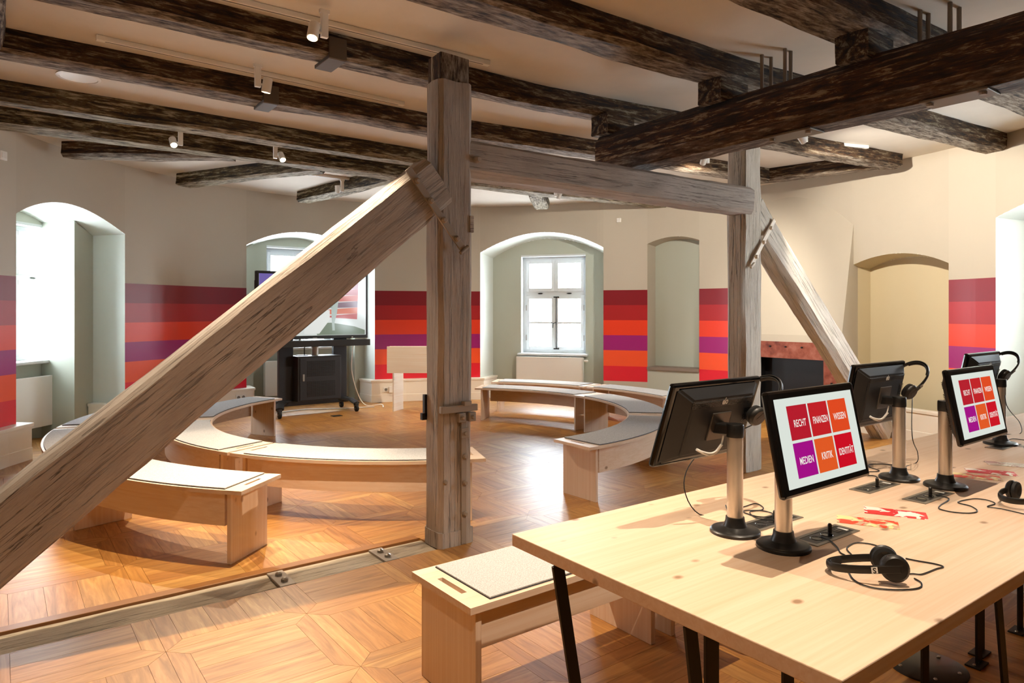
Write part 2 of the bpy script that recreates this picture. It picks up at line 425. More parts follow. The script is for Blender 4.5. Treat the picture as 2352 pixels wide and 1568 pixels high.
# openings, left to right in the photograph
def w3(hit):
    a = hit(1197, 590); b = hit(1345, 589); c_ = hit(1270, 812); return (a[0], b[0], c_[1], a[1])
def w2(hit):
    a = hit(609, 570); c_ = hit(800, 824); return (a[0], a[0]+1.12, .92, 2.62)
N1 = niche(37, 287, 490, 462, 538, .85, .97, .03, win=lambda hit: (hit(145, 520)[0]-1.16, hit(145, 520)[0], .92, hit(145, 530)[1]), pxc=130)
N2 = niche(566, 861, 562, 534, 600, .62, .96, .05, win=lambda hit: (-.56, .56, .92, 2.55), pxc=695)
N3 = niche(1103, 1386, 580, 533, 568, .55, .95, .06, win=w3, pxc=1258)
N4 = niche(1487, 1606, 560, 542, 551, .30, .96, .02, z0=wall_z(1545, 846), mats=('wall_paint', 'niche_paint'), pxc=1560)
N5 = niche(1956, 2179, 610, 580, 604, .34, .96, .03, z0=.0, mats=('niche_ochre', 'niche_ochre'), pxc=2080)
N6 = niche(2287, 2500, 500, 440, 0, .55, .96, .05, win=lambda hit: (-.5, .62, .92, 2.55), aR=ang_of(2287)-23)

def build_wall():
    angs = [A_START]; a = A_START
    brk = sorted([x for N in NICHES for x in (N['aL'], N['aR'])]+[ang_of(1700)], reverse=True)
    while a > A_END:
        nx = a-.6
        c = [b for b in brk if nx < b < a-1e-6]
        nx = c[0] if c else nx
        angs.append(max(nx, A_END)); a = max(nx, A_END)
    striped = [(A_START, N1['aL']), (N1['aR'], N2['aL']), (N2['aR'], N3['aL']), (N3['aR'], N4['aL']), (N4['aR'], ang_of(1700)), (N5['aR'], N6['aL'])]
    v = []; f = []; mi = []
    def quad(a0, a1, zb0, zb1, zt0, zt1, m):
        k = len(v); p, q = wxy(a0), wxy(a1)
        v.extend([(p.x, p.y, zb0), (q.x, q.y, zb1), (q.x, q.y, zt1), (p.x, p.y, zt0)]); f.append((k, k+1, k+2, k+3)); mi.append(m)
    for a0, a1 in zip(angs, angs[1:]):
        am = (a0+a1)/2; N = next((q for q in NICHES if q['aR'] < am < q['aL']), None)
        m = 1 if any(lo < am < hi for hi, lo in striped) else 0
        if N:
            s = [max(-1, min(1, 2*((wxy(x)-N['M']).dot(N['u']))/N['L'])) for x in (a0, a1)]
            quad(a0, a1, N['arch'](s[0]), N['arch'](s[1]), CEIL, CEIL, 0)
            if N['z0'] > 0: quad(a0, a1, -.05, -.05, N['z0'], N['z0'], 2)
        else: quad(a0, a1, -.05, -.05, CEIL, CEIL, m)
    o = mesh_obj('wall_round', v, f, None, mats=['wall_paint', 'wall_stripes', 'niche_paint'], mi=None)
    me = o.data
    for p, i in zip(me.polygons, mi): p.material_index = i
    bm = bmesh.new(); bm.from_mesh(me); bmesh.ops.remove_doubles(bm, verts=bm.verts, dist=1e-4); bmesh.ops.recalc_face_normals(bm, faces=bm.faces); bm.to_mesh(me); bm.free()
    tag(o, 'round beige wall with six painted red, orange and purple stripes', kind='structure')
    return o
wall_root = build_wall()
def build_niche(N, name):
    u, nn, M, L, d = N['u'], N['n'], N['M'], N['L'], N['d']
    K = 28; fr = []; bk = []
    for i in range(K+1):
        a = N['aL']+(N['aR']-N['aL'])*i/K; p = wxy(a); s = max(-1, min(1, 2*(p-M).dot(u)/L)); z = N['arch'](s)
        q = M+u*(s*L/2*N['splay'])+nn*(d+N['rb']*(1-s*s))
        fr.append((p.x, p.y, z)); bk.append((q.x, q.y, z-N['drop']))
    v = []; f = []; mi = []
    def quad(*p, m=0):
        k = len(v); v.extend(p); f.append(tuple(range(k, k+len(p)))); mi.append(m)
    z0 = N['z0'] if N['z0'] > 0 else -.05
    for i in range(K): quad(fr[i], fr[i+1], bk[i+1], bk[i], m=0)
    for F, B in ((fr[0], bk[0]), (fr[-1], bk[-1])):
        quad((F[0], F[1], z0), F, B, (B[0], B[1], z0), m=0 if N['mats'][0] != 'niche_soffit' else 0)
    W = N['win']; hw = L/2*N['splay']
    ss = sorted(set([-1+2*i/K for i in range(K+1)]+([W[0]/hw, W[1]/hw] if W else [])))
    def bp(s, z):
        q = M+u*(s*hw)+nn*(d+N['rb']*(1-s*s)); return (q.x, q.y, z)
    tz = lambda s: N['arch'](s)-N['drop']
    for a, b in zip(ss, ss[1:]):
        if W and a >= W[0]/hw-1e-6 and b <= W[1]/hw+1e-6:
            quad(bp(a, z0), bp(b, z0), bp(b, W[2]), bp(a, W[2]), m=1); quad(bp(a, W[3]), bp(b, W[3]), bp(b, tz(b)), bp(a, tz(a)), m=1)
        else: quad(bp(a, z0), bp(b, z0), bp(b, tz(b)), bp(a, tz(a)), m=1)
    if z0 > 0:
        for i in range(K): quad((fr[i][0], fr[i][1], z0), (fr[i+1][0], fr[i+1][1], z0), (bk[i+1][0], bk[i+1][1], z0), (bk[i][0], bk[i][1], z0), m=0)
    if W:
        rd = .28
        c = [bp(W[0]/hw, W[2]), bp(W[1]/hw, W[2]), bp(W[1]/hw, W[3]), bp(W[0]/hw, W[3])]
        e = [(x+nn.x*rd, y+nn.y*rd, z) for x, y, z in c]
        for i in range(4): quad(c[i], c[(i+1) % 4], e[(i+1) % 4], e[i], m=2)
    o = mesh_obj(name, v, f, None, wall_root, mats=[N['mats'][0], N['mats'][1], 'white_window_paint'])
    for p, i in zip(o.data.polygons, mi): p.material_index = i
    if N['rb'] == 0: pass
    return o
for N in (N1, N2, N3, N6): build_niche(N, 'window_niche')
build_niche(N4, 'wall_niche'); build_niche(N5, 'wall_niche')
# side pier inside the left window niche (the stepped reveal)
def pier(N, side, w, d0):
    u, nn, M, L = N['u'], N['n'], N['M'], N['L']; hw = L/2*N['splay']
    s1 = side*hw; s0 = s1-side*w
    pts = [M+u*s0+nn*d0, M+u*s1*1.02+nn*d0, M+u*s1*1.02+nn*(N['d']+.02), M+u*s0+nn*(N['d']+.02)]
    z = lambda s: N['arch'](s/hw)-N['drop']*.6
    v = [(p.x, p.y, -.04) for p in pts]+[(pts[0].x, pts[0].y, z(s0)), (pts[1].x, pts[1].y, z(s1)), (pts[2].x, pts[2].y, z(s1)), (pts[3].x, pts[3].y, z(s0))]
    return mesh_obj('niche_pier', v, [(0, 1, 5, 4), (1, 2, 6, 5), (2, 3, 7, 6), (3, 0, 4, 7), (4, 5, 6, 7)], 'niche_paint', wall_root)
pier(N1, 1, .30, .42)
pier(N2, -1, .16, .36); pier(N2, 1, .16, .36)
# weathered stone sill of the narrow niche
mb = MB(); N = N4
pl = [wxy(N['aL'], .03), wxy((N['aL']+N['aR'])/2, .035), wxy(N['aR'], .03)]
q = [p+N['n']*.36 for p in (wxy(N['aR']), wxy(N['aL']))]
mb.prism([(p.x, p.y) for p in pl+q], N['z0']-.035, N['z0']+.012)
mb.obj('stone_sill', 'stone_sill', wall_root)

# ---- windows
def make_window(num, N, label, handle=True):
    u, nn, M = N['u'], N['n'], N['M']; x0, x1, z0, z1 = N['win']; d = N['d']+.2
    O = M+nn*d
    root = empty('window_%d' % num, (O.x, O.y, 0), math.atan2(u.y, u.x)); tag(root, label, kind='structure')
    # local x along the wall (to the right seen from inside), local y outwards
    sgn = 1
    mat = 'white_window_paint'; ft = .055
    mb = MB(); mb.box(x0, x0+ft, -.03, .05, z0, z1); mb.box(x1-ft, x1, -.03, .05, z0, z1); mb.box(x0, x1, -.03, .05, z0, z0+ft); mb.box(x0, x1, -.03, .05, z1-ft, z1)
    zt = z0+(z1-z0)*.62
    mb.box(x0, x1, -.03, .05, zt-.035, zt+.035); mb.obj('frame', mat, root)
    xm = (x0+x1)/2
    for k, (a, b) in enumerate(((x0+ft, xm), (xm, x1-ft))):
        for lo, hi, low in ((z0+ft, zt-.035, True), (zt+.035, z1-ft, False)):
            s = .06; mb = MB()
            mb.box(a, a+s, -.05, .02, lo, hi, .006); mb.box(b-s, b, -.05, .02, lo, hi, .006); mb.box(a+s, b-s, -.05, .02, lo, lo+s); mb.box(a+s, b-s, -.05, .02, hi-s, hi)
            sash = mb.obj('sash', mat, root)
            if low:
                zm = (lo+hi)/2; MB().box(a+s, b-s, -.05, .015, zm-.018, zm+.018).obj('glazing_bar', mat, sash)
                rows = ((lo+s, zm-.018), (zm+.018, hi-s))
            else: rows = ((lo+s, hi-s),)
            for r0, r1 in rows: MB().box(a+s, b-s, -.014, -.010, r0, r1).obj('pane', 'window_glass', sash)
            xx = (a+b)/2
            if low:
                for zz in (lo+.22, hi-.22): MB().cyl(((a if k == 0 else b), -.055, zz-.05), ((a if k == 0 else b), -.055, zz+.05), .008, n=8).obj('hinge', 'steel', sash)
            else: MB().lathe([(.002, -.05), (.012, -.02), (.012, .02), (.002, .05)], (xx, -.06, lo-.035), 8, 'X').obj('latch', 'black_iron', sash)
    if handle:
        mb = MB().cyl((xm+.03, -.06, z0+.09), (xm+.03, -.06, zt-.06), .008, n=8).box(xm-.02, xm+.08, -.07, -.05, z0+.07, z0+.09).box(xm-.02, xm+.08, -.07, -.05, zt-.075, zt-.055)
        mb.obj('espagnolette_bar', 'black_iron', root)
        zm = z0+(zt-z0)*.5; MB().tube([(xm+.03, -.07, zm+.02), (xm-.02, -.1, zm), (xm-.06, -.09, zm+.02)], .008).tube([(xm-.02, -.1, zm), (xm-.025, -.1, zm-.08)], .008).obj('handle', 'black_iron', root)
    MB().box(x0-.05, x1+.05, -.30, -.02, z0-.035, z0+.005, .012).obj('window_sill', 'white_window_paint', root)
    MB().box(x0-.0, x1+.0, -.205, -.19, z1-.0, z1+.03).obj('lintel_trim', 'white_window_paint', root)
    return root
make_window(1, N1, 'white casement window in the leftmost arched niche', False)
make_window(2, N2, 'white casement window hidden behind the large screen')
make_window(3, N3, 'white six-pane casement window above a flat radiator')
make_window(4, N6, 'white window in the bright niche at the right edge', False)
# portals let the renderer find the sky through the openings
for N in (N1, N2, N3, N6):
    u, nn, M = N['u'], N['n'], N['M']; W = N['win']; q = M+u*((W[0]+W[1])/2)+nn*(N['d']+.27)
    li = bpy.data.lights.new('window_daylight', 'AREA'); li.shape = 'RECTANGLE'; li.size = W[1]-W[0]; li.size_y = W[3]-W[2]; li.cycles.is_portal = True
    lo = bpy.data.objects.new('window_daylight', li); COL.objects.link(lo); lo.location = (q.x, q.y, (W[2]+W[3])/2)
    lo.rotation_euler = Vector((-nn.x, -nn.y, 0)).to_track_quat('-Z', 'Z').to_euler()

# ---- walls behind the viewer, with two windows
def flat_wall(name, p, q, wins, label):
    p, q = Vector(p), Vector(q); u = (q-p); L = u.length; u /= L; v = []; f = []
    xs = sorted(set([0, L]+[x for w in wins for x in w[:2]]))
    def quad(a, b, z0, z1):
        k = len(v)
        for x, z in ((a, z0), (b, z0), (b, z1), (a, z1)): v.append((p.x+u.x*x, p.y+u.y*x, z))
        f.append((k, k+1, k+2, k+3))
    for a, b in zip(xs, xs[1:]):
        w = next((w for w in wins if w[0] <= a and b <= w[1]), None)
        if w: quad(a, b, -.05, w[2]); quad(a, b, w[3], CEIL)
        else: quad(a, b, -.05, CEIL)
    o = mesh_obj(name, v, f, 'wall_paint'); tag(o, label, kind='structure')
    for w in wins:
        mb = MB(); nn = Vector((-u.y, u.x))
        for a, b, z0, z1 in ((w[0], w[0]+.07, w[2], w[3]), (w[1]-.07, w[1], w[2], w[3]), ((w[0]+w[1])/2-.04, (w[0]+w[1])/2+.04, w[2], w[3]), (w[0], w[1], w[2], w[2]+.07), (w[0], w[1], w[3]-.07, w[3]), (w[0], w[1], w[2]+1.0, w[2]+1.07)):
            c = [p+u*a-nn*.04, p+u*b-nn*.04, p+u*b+nn*.04, p+u*a+nn*.04]; mb.prism([(t.x, t.y) for t in c], z0, z1)
        mb.obj('window_frame', 'white_window_paint', o)
        li = bpy.data.lights.new('window_daylight', 'AREA'); li.shape = 'RECTANGLE'; li.size = w[1]-w[0]; li.size_y = w[3]-w[2]; li.cycles.is_portal = True
        lo = bpy.data.objects.new('window_daylight', li); COL.objects.link(lo); c = p+u*((w[0]+w[1])/2); lo.location = (c.x, c.y, (w[2]+w[3])/2)
        inn = Vector((WC[0], 2.5))-c; s = 1 if inn.dot(nn) > 0 else -1
        lo.rotation_euler = Vector((nn.x*s, nn.y*s, 0)).to_track_quat('-Z', 'Z').to_euler()
eA, eB = wxy(A_START), wxy(A_END)
flat_wall('wall_left', (eA.x, eA.y), (-2.8, 5.6), [], 'plain beige wall joining the round wall outside the frame')
flat_wall('wall_side', (-2.8, 5.6), (-2.8, -2.5), [], 'plain beige side wall outside the frame')
flat_wall('wall_rear', (-2.8, -2.5), (7.6, -2.5), [], 'plain beige rear wall behind the viewer')
flat_wall('wall_right', (7.6, -2.5), (eB.x, eB.y), [], 'plain beige wall behind the table end outside the frame')

# ---- ceiling
def outline(off):
    return [tuple(wxy(A_START+(A_END-A_START)*i/80, -off)) for i in range(81)]+[(7.6, -2.5), (-2.8, -2.5), (-2.8, 5.6)]
ol = outline(.03); mesh_c = mesh_obj('ceiling', [(x, y, CEIL) for x, y in ol], [tuple(range(len(ol)))], 'ceiling_plaster')
tag(mesh_c, 'cream plaster ceiling between the dark beams', kind='structure')

# ---- floor: parquet panels
ol = outline(1.15); floor = mesh_obj('floor', [(x, y, -.03) for x, y in ol], [tuple(range(len(ol)))], 'joint_dark')
tag(floor, 'oak panel parquet floor of mitred square panels', kind='structure')
TS = .635; TX, TY = 1.229, 3.331; FW = .083; SILL_Y0, SILL_Y1 = 3.735, 4.0; SILL_X1 = 2.24
def clip(poly, f):
    out = []
    for i in range(len(poly)):
        a, b = poly[i], poly[(i+1) % len(poly)]; fa, fb = f(a), f(b)
        if fa >= 0: out.append(a)
        if fa*fb < 0: t = fa/(fa-fb); out.append((a[0]+(b[0]-a[0])*t, a[1]+(b[1]-a[1])*t))
    return out
def area(p): return abs(sum(p[i][0]*p[(i+1) % len(p)][1]-p[(i+1) % len(p)][0]*p[i][1] for i in range(len(p))))/2
def shrink(p, g):
    n = len(p); s = 1 if sum(p[i][0]*p[(i+1) % n][1]-p[(i+1) % n][0]*p[i][1] for i in range(n)) > 0 else -1
    for i in range(n):
        pass
    L = []
    for i in range(n):
        a, b = Vector(p[i]), Vector(p[(i+1) % n]); t = (b-a)
        if t.length < 1e-6: continue
        t.normalize(); nn = Vector((-t.y, t.x))*s; L.append((a+nn*g, nn))
    q = list(p)
    for o_, nn in L: q = clip(q, lambda c: (Vector(c)-o_).dot(nn)) if len(q) > 2 else q
    return q
def in_room(x, y):
    a = math.degrees(math.atan2(y-WC[1], x-WC[0]))
    if a < -100: a += 360
    r = math.hypot(x-WC[0], y-WC[1])
    if r < 4.7: return True
    if A_END < a < A_START:
        nic = any(N['aR'] < a < N['aL'] and N['z0'] == 0 for N in NICHES[:3])
        return r < Rw(a)+(.75 if nic else .05)
    return -2.8 < x < 7.5 and -1.2 < y < (7.5 if x < 3 else 2)
pieces = []
for i in range(-8, 14):
    for j in range(-8, 13):
        x, y = TX+i*TS, TY+j*TS
        if not any(in_room(x+a*TS, y+b*TS) for a in (0, 1) for b in (0, 1)): continue
        h = (i+j) % 2 == 0
        A, B, Cc, D = (x, y), (x+TS, y), (x+TS, y+TS), (x, y+TS)
        a, b, c, d = (x+FW, y+FW), (x+TS-FW, y+FW), (x+TS-FW, y+TS-FW), (x+FW, y+TS-FW)
        ps = [([A, B, b, a], 0), ([B, Cc, c, b], 1), ([Cc, D, d, c], 0), ([D, A, a, d], 1)]
        w = (TS-2*FW)/3
        for k in range(3):
            if h: ps.append(([(a[0], a[1]+k*w), (b[0], a[1]+k*w), (b[0], a[1]+(k+1)*w), (a[0], a[1]+(k+1)*w)], 0))
            else: ps.append(([(a[0]+k*w, a[1]), (a[0]+(k+1)*w, a[1]), (a[0]+(k+1)*w, d[1]), (a[0]+k*w, d[1])], 1))
        for poly, g in ps:
            cuts = [poly]
            xs = [p[0] for p in poly]; ys = [p[1] for p in poly]
            if min(xs) < SILL_X1+.02 and max(ys) > SILL_Y0 and min(ys) < SILL_Y1:
                r = []
                for cpl in ([lambda c: SILL_Y0-c[1]], [lambda c: c[1]-SILL_Y1]):
                    q = poly
                    for fn in cpl: q = clip(q, fn) if len(q) > 2 else q
                    r.append(q)
                q = clip(clip(clip(poly, lambda c: c[1]-SILL_Y0), lambda c: SILL_Y1-c[1]) or [(0, 0)]*3, lambda c: c[0]-SILL_X1) if len(poly) > 2 else []
                r.append(q); cuts = r
            for q in cuts:
                if len(q) < 3 or area(q) < 4e-4: continue
                cx = sum(p[0] for p in q)/len(q); cy = sum(p[1] for p in q)/len(q)
                if not in_room(cx, cy): continue
                q = shrink(q, .0007)
                if len(q) < 3 or area(q) < 3e-4: continue
                pp = [proj((p[0], p[1], 0)) for p in q]
                sc = 0
                if all(pp):
                    mx_, my_ = sum(t[0] for t in pp)/len(pp), sum(t[1] for t in pp)/len(pp)
                    if -30 < mx_ < 2380 and my_ < 1600:
                        sc = area(pp)
                        yb = 1232+(mx_-1160)*.413 if mx_ < 1952 else 1571-(mx_-1952)*.66
                        yt = 1232-(mx_-1160)*.262
                        if mx_ > 1160 and yt < my_ < yb: sc *= .02
                        up_ = 350+(1000-mx_)*.77; lw = 500+(965-mx_)*.84
                        if mx_ < 1000 and up_ < my_ < lw: sc *= .05
                pieces.append((sc, q, g))
pieces.sort(key=lambda t: -t[0])
def board_geo(q, g):
    n = len(q); z0, z1 = -.03, 0
    v = [(p[0], p[1], z0) for p in q]+[(p[0], p[1], z1) for p in q]
    f = [tuple(range(n, 2*n))]+[(i, (i+1) % n, n+(i+1) % n, n+i) for i in range(n)]
    uv = [((p[0], p[1]) if g == 0 else (p[1], p[0])) for p in q]*2
    return v, f, uv
def board_obj(name, lst, parent):
    V = []; F = []; U = []; R = []
    for q, g in lst:
        a = sum(q[i][0]*q[(i+1) % len(q)][1]-q[(i+1) % len(q)][0]*q[i][1] for i in range(len(q)))
        if a < 0: q = q[::-1]
        v, f, uv = board_geo(q, g); k = len(V); r = random.random()
        V += v; F += [tuple(i+k for i in t) for t in f]; U += uv; R += [r]*len(v)
    me = bpy.data.meshes.new(name); me.from_pydata(V, [], F)
    ul = me.uv_layers.new(name='UVMap')
    li = [0]*len(me.loops); me.loops.foreach_get('vertex_index', li)
    ul.data.foreach_set('uv', [c for i in li for c in U[i]])
    at = me.attributes.new('rnd', 'FLOAT', 'POINT'); at.data.foreach_set('value', R)
    me.materials.append(MATS['oak_parquet'])
    o = bpy.data.objects.new(name, me); COL.objects.link(o); o.parent = parent; return o
for sc, q, g in pieces[:296]: board_obj('parquet_board', [(q, g)], floor)
o = board_obj('parquet_boards', [(q, g) for sc, q, g in pieces[296:]], floor); o['kind'] = 'stuff'

# ---- tall white plinth (boxed skirting) along the round wall
def sweep(path, prof):
    """path: plan points; prof: closed list of (offset to the left of travel, z)"""
    path = [Vector(p) for p in path]; n = len(path); v = []; f = []; k = len(prof)
    for i, p in enumerate(path):
        t0 = (path[i]-path[max(i-1, 0)]); t1 = (path[min(i+1, n-1)]-path[i])
        t0 = t0.normalized() if t0.length > 0 else t1.normalized(); t1 = t1.normalized() if t1.length > 0 else t0
        n0, n1 = Vector((-t0.y, t0.x)), Vector((-t1.y, t1.x)); b = (n0+n1)
        b = b.normalized()/max(.35, b.normalized().dot(n0))
        for o_, z in prof: v.append((p.x+b.x*o_, p.y+b.y*o_, z))
    for i in range(n-1):
        for j in range(k): f.append((i*k+j, i*k+(j+1) % k, (i+1)*k+(j+1) % k, (i+1)*k+j))
    f.append(tuple(range(k))); f.append(tuple(range((n-1)*k, n*k))[::-1]); return v, f
PH = .372
PROF_BODY = [(0, .0), (.105, 0), (.105, .12), (.10, .125), (.10, PH-.035), (0, PH-.035)]
PROF_CAP = [(0, PH-.035), (.112, PH-.035), (.115, PH-.005), (.110, PH), (0, PH)]
def npt(N, side, dd):
    """plan point on the side reveal of niche N at depth dd"""
    k = (dd/N['d']); s = side*N['L']/2*(1+(N['splay']-1)*k); return N['M']+N['u']*s+N['n']*dd
def plinth(name, pts, label):
    pts = pts[::-1]      # travel so that the room lies to the left
    v, f = sweep(pts, PROF_BODY); o = mesh_obj(name, v, f, 'plinth_white'); tag(o, label, kind='structure')
    v, f = sweep(pts, PROF_CAP); mesh_obj('cap_board', v, f, 'plinth_white', o); return o
def arc(a0, a1, st=2.5):
    n = max(1, int(abs(a1-a0)/st)); return [wxy(a0+(a1-a0)*i/n) for i in range(n+1)]
def plinth_dir(pts): return pts
p_left = plinth('baseboard_left', arc(A_START, N1['aL'])+[npt(N1, -1, .8)], 'tall white boxed skirting below the stripes at the left edge')
p_mid = plinth('baseboard_rear', [npt(N1, 1, .41)]+arc(N1['aR'], N2['aL'])+[npt(N2, -1, .34)], 'tall white boxed skirting between the left window and the screen')
p_ctr = plinth('baseboard_centre', [npt(N2, 1, .34)]+arc(N2['aR'], N3['aL'])+[npt(N3, -1, .5)], 'tall white boxed skirting between the screen and the middle window')
p_rt = plinth('baseboard_right', arc(N5['aL']-.4, N6['aL']), 'tall white boxed skirting beside the copper fireplace')

# ---- chimney breast with copper fireplace
FX, FY0, FY1 = 8.42, 4.33, 5.74
def breast():
    XB = 9.15; zt = 3.325; xt = 8.86
    OY0, OY1, OZ = 4.56, 5.52, .885
    v = []; f = []
    def q(*p):
        k = len(v); v.extend(p); f.append(tuple(range(k, k+len(p))))
    fx = lambda z: FX if z < 1.2 else FX+(xt-FX)*(z-1.2)/(zt-1.2)
    # front below the hood, round the opening
    q((FX, FY0, 0), (FX, OY0, 0), (FX, OY0, 1.2), (FX, FY0, 1.2)); q((FX, OY1, 0), (FX, FY1, 0), (FX, FY1, 1.2), (FX, OY1, 1.2)); q((FX, OY0, OZ), (FX, OY1, OZ), (FX, OY1, 1.2), (FX, OY0, 1.2))
    q((FX, FY0, 1.2), (FX, FY1, 1.2), (xt, FY1, zt), (xt, FY0, zt)); q((xt, FY0, zt), (xt, FY1, zt), (XB, FY1, zt), (XB, FY0, zt))
    for Y in (FY0, FY1): q((FX, Y, 0), (FX, Y, 1.2), (xt, Y, zt), (XB, Y, zt), (XB, Y, 0))
    o = mesh_obj('wall_chimney', v, f, 'wall_paint'); tag(o, 'grey plaster chimney breast leaning back into the round wall', kind='structure')
    mb = MB().box(FX-.012, FX+.02, FY0+.01, FY1-.01, OZ, 1.107).box(FX-.012, FX+.02, FY0+.01, OY0, 0, OZ).box(FX-.012, FX+.02, OY1, FY1-.01, 0, OZ)
    fr = mb.obj('copper_surround', 'copper', o); tag(fr, 'dull red copper surround with rivets')
    for y in (4.62, 4.85, 5.08, 5.31, 5.54): MB().lathe([(.012, -.03), (.012, -.014), (.004, -.012)], (FX, y, 1.04), 10, 'X').obj('rivet', 'black_iron', fr)
    for z in (.3, .6): MB().lathe([(.012, -.03), (.012, -.014), (.004, -.012)], (FX, 4.45, z), 10, 'X').obj('rivet', 'black_iron', fr)
    mb = MB().box(FX+.20, FX+.22, OY0-.02, OY1+.02, 0, OZ+.02).box(FX+.005, FX+.21, OY0-.02, OY0, 0, OZ+.02).box(FX+.005, FX+.21, OY1, OY1+.02, 0, OZ+.02).box(FX+.005, FX+.21, OY0, OY1, OZ, OZ+.02)
    mb.obj('fire_recess', 'hearth_black', o)
breast()
# ---- radiators under the windows
def radiator(N, x0, x1, z0, z1, label):
    q = N['M']+N['n']*(N['d']-.01); r = empty('radiator', (q.x, q.y, 0), math.atan2(N['u'].y, N['u'].x)); tag(r, label, 'radiator', 'flat panel radiators in the window niches')
    MB().box(x0, x1, -.13, -.09, z0, z1, .006).obj('front_panel', 'white_metal', r)
    MB().box(x0+.02, x1-.02, -.085, -.03, z0+.02, z1-.02).obj('convector', 'white_metal', r)
    MB().box(x0-.002, x0+.018, -.13, -.03, z0+.01, z1-.01, .003).obj('side_cover', 'white_metal', r); MB().box(x1-.018, x1+.002, -.13, -.03, z0+.01, z1-.01, .003).obj('side_cover', 'white_metal', r)
    MB().lathe([(.012, 0), (.02, .01), (.022, .06), (.015, .075)], (x1+.005, -.08, z1-.06), 14, 'X').obj('valve', 'white_lacquer', r)
    for xx in (x0+.15, x1-.15): MB().box(xx-.02, xx+.02, -.06, .0, z0+.05, z1-.1).obj('bracket', 'white_metal', r)
radiator(N1, N1['win'][0]-.05, N1['win'][1]+.10, .14, .74, 'white flat radiator under the leftmost window')
radiator(N2, -.62, .55, .16, .72, 'white flat radiator behind the screen cart')
radiator(N3, N3['win'][0]-.05, N3['win'][1]-.02, .14, .72, 'white flat radiator below the six-pane window in the middle')
# ================================================================== TIMBER FRAME
BB = 3.17      # underside of the ceiling beams
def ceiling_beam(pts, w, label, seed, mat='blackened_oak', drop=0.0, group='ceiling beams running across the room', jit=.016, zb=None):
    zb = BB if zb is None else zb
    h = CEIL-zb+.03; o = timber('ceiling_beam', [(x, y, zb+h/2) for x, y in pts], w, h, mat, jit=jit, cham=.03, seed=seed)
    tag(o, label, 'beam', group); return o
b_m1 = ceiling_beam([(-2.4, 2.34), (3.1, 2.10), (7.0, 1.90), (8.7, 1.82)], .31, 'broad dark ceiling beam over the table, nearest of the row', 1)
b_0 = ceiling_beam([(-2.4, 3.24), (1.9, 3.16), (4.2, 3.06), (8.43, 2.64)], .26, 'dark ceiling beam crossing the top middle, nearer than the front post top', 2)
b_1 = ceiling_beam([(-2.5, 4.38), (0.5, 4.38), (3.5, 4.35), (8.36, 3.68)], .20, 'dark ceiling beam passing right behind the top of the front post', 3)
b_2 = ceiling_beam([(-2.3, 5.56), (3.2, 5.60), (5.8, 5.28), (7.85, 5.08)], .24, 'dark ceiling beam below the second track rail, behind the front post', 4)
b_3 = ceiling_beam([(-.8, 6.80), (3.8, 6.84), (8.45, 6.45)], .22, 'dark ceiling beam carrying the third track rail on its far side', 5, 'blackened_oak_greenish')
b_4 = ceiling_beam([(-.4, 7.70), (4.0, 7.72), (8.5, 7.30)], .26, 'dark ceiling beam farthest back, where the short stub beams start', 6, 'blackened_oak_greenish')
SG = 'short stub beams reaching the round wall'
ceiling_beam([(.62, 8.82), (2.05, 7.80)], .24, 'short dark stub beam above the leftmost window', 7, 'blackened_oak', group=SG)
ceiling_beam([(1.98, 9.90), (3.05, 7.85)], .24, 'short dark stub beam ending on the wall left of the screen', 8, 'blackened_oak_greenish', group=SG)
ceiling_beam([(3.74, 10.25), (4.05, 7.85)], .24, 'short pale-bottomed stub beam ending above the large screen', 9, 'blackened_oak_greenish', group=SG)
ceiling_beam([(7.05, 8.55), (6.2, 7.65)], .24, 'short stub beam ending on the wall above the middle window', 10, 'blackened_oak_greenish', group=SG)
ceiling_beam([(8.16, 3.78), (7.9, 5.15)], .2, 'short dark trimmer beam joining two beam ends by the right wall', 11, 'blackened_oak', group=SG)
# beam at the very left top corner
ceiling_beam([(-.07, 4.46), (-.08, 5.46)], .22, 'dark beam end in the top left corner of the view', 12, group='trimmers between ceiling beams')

LIME = 'limewashed_timber'
for bm_, px, py, yc in ((b_1, 762, 140, 4.37), (b_2, 612, 240, 5.58)):
    c = P(px, py, BB); o = MB().box(c.x-.06, c.x+.06, yc-.125, yc+.13, BB-.022, BB+.004, .004).box(c.x-.06, c.x+.06, yc-.135, yc-.115, BB-.02, BB+.12, .004).obj('iron_clamp', 'clamp_iron'); attach(o, bm_); tag(o, 'flat iron clamp under the beam')
def bolt(mb, c, r=.014, h=.014, ax='Y', n=8): mb.lathe([(r, 0), (r, -h*.5), (r*.6, -h)], c, n, ax)
# front post
post = timber('timber_post', [(2.36, 3.82, 0), (2.36, 3.82, 2.985)], .25, .20, LIME, jit=.010, cham=.028, up=(0, 1, 0), seed=21)
tag(post, 'limewashed square timber post standing in the foreground with iron fittings', 'post', 'timber posts of the frame')
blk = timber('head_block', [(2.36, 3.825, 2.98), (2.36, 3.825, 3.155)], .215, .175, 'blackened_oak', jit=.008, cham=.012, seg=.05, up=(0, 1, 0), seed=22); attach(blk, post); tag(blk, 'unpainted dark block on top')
def post_part(mb, name, mat, label=None, par=None):
    o = mb.obj(name, mat); attach(o, par or post)
    if label: tag(o, label)
    return o
fy = 3.722
base = timber('foot_collar', [(2.36, 3.82, 0), (2.36, 3.82, .10)], .262, .212, LIME, jit=.006, cham=.02, seg=.05, up=(0, 1, 0), seed=33); attach(base, post)
sx = 2.405
strap = post_part(MB().box(sx-.02, sx+.02, fy-.016, fy+.01, .005, .80, .003), 'strap_iron', 'iron_limed', 'flat limewashed iron strap')
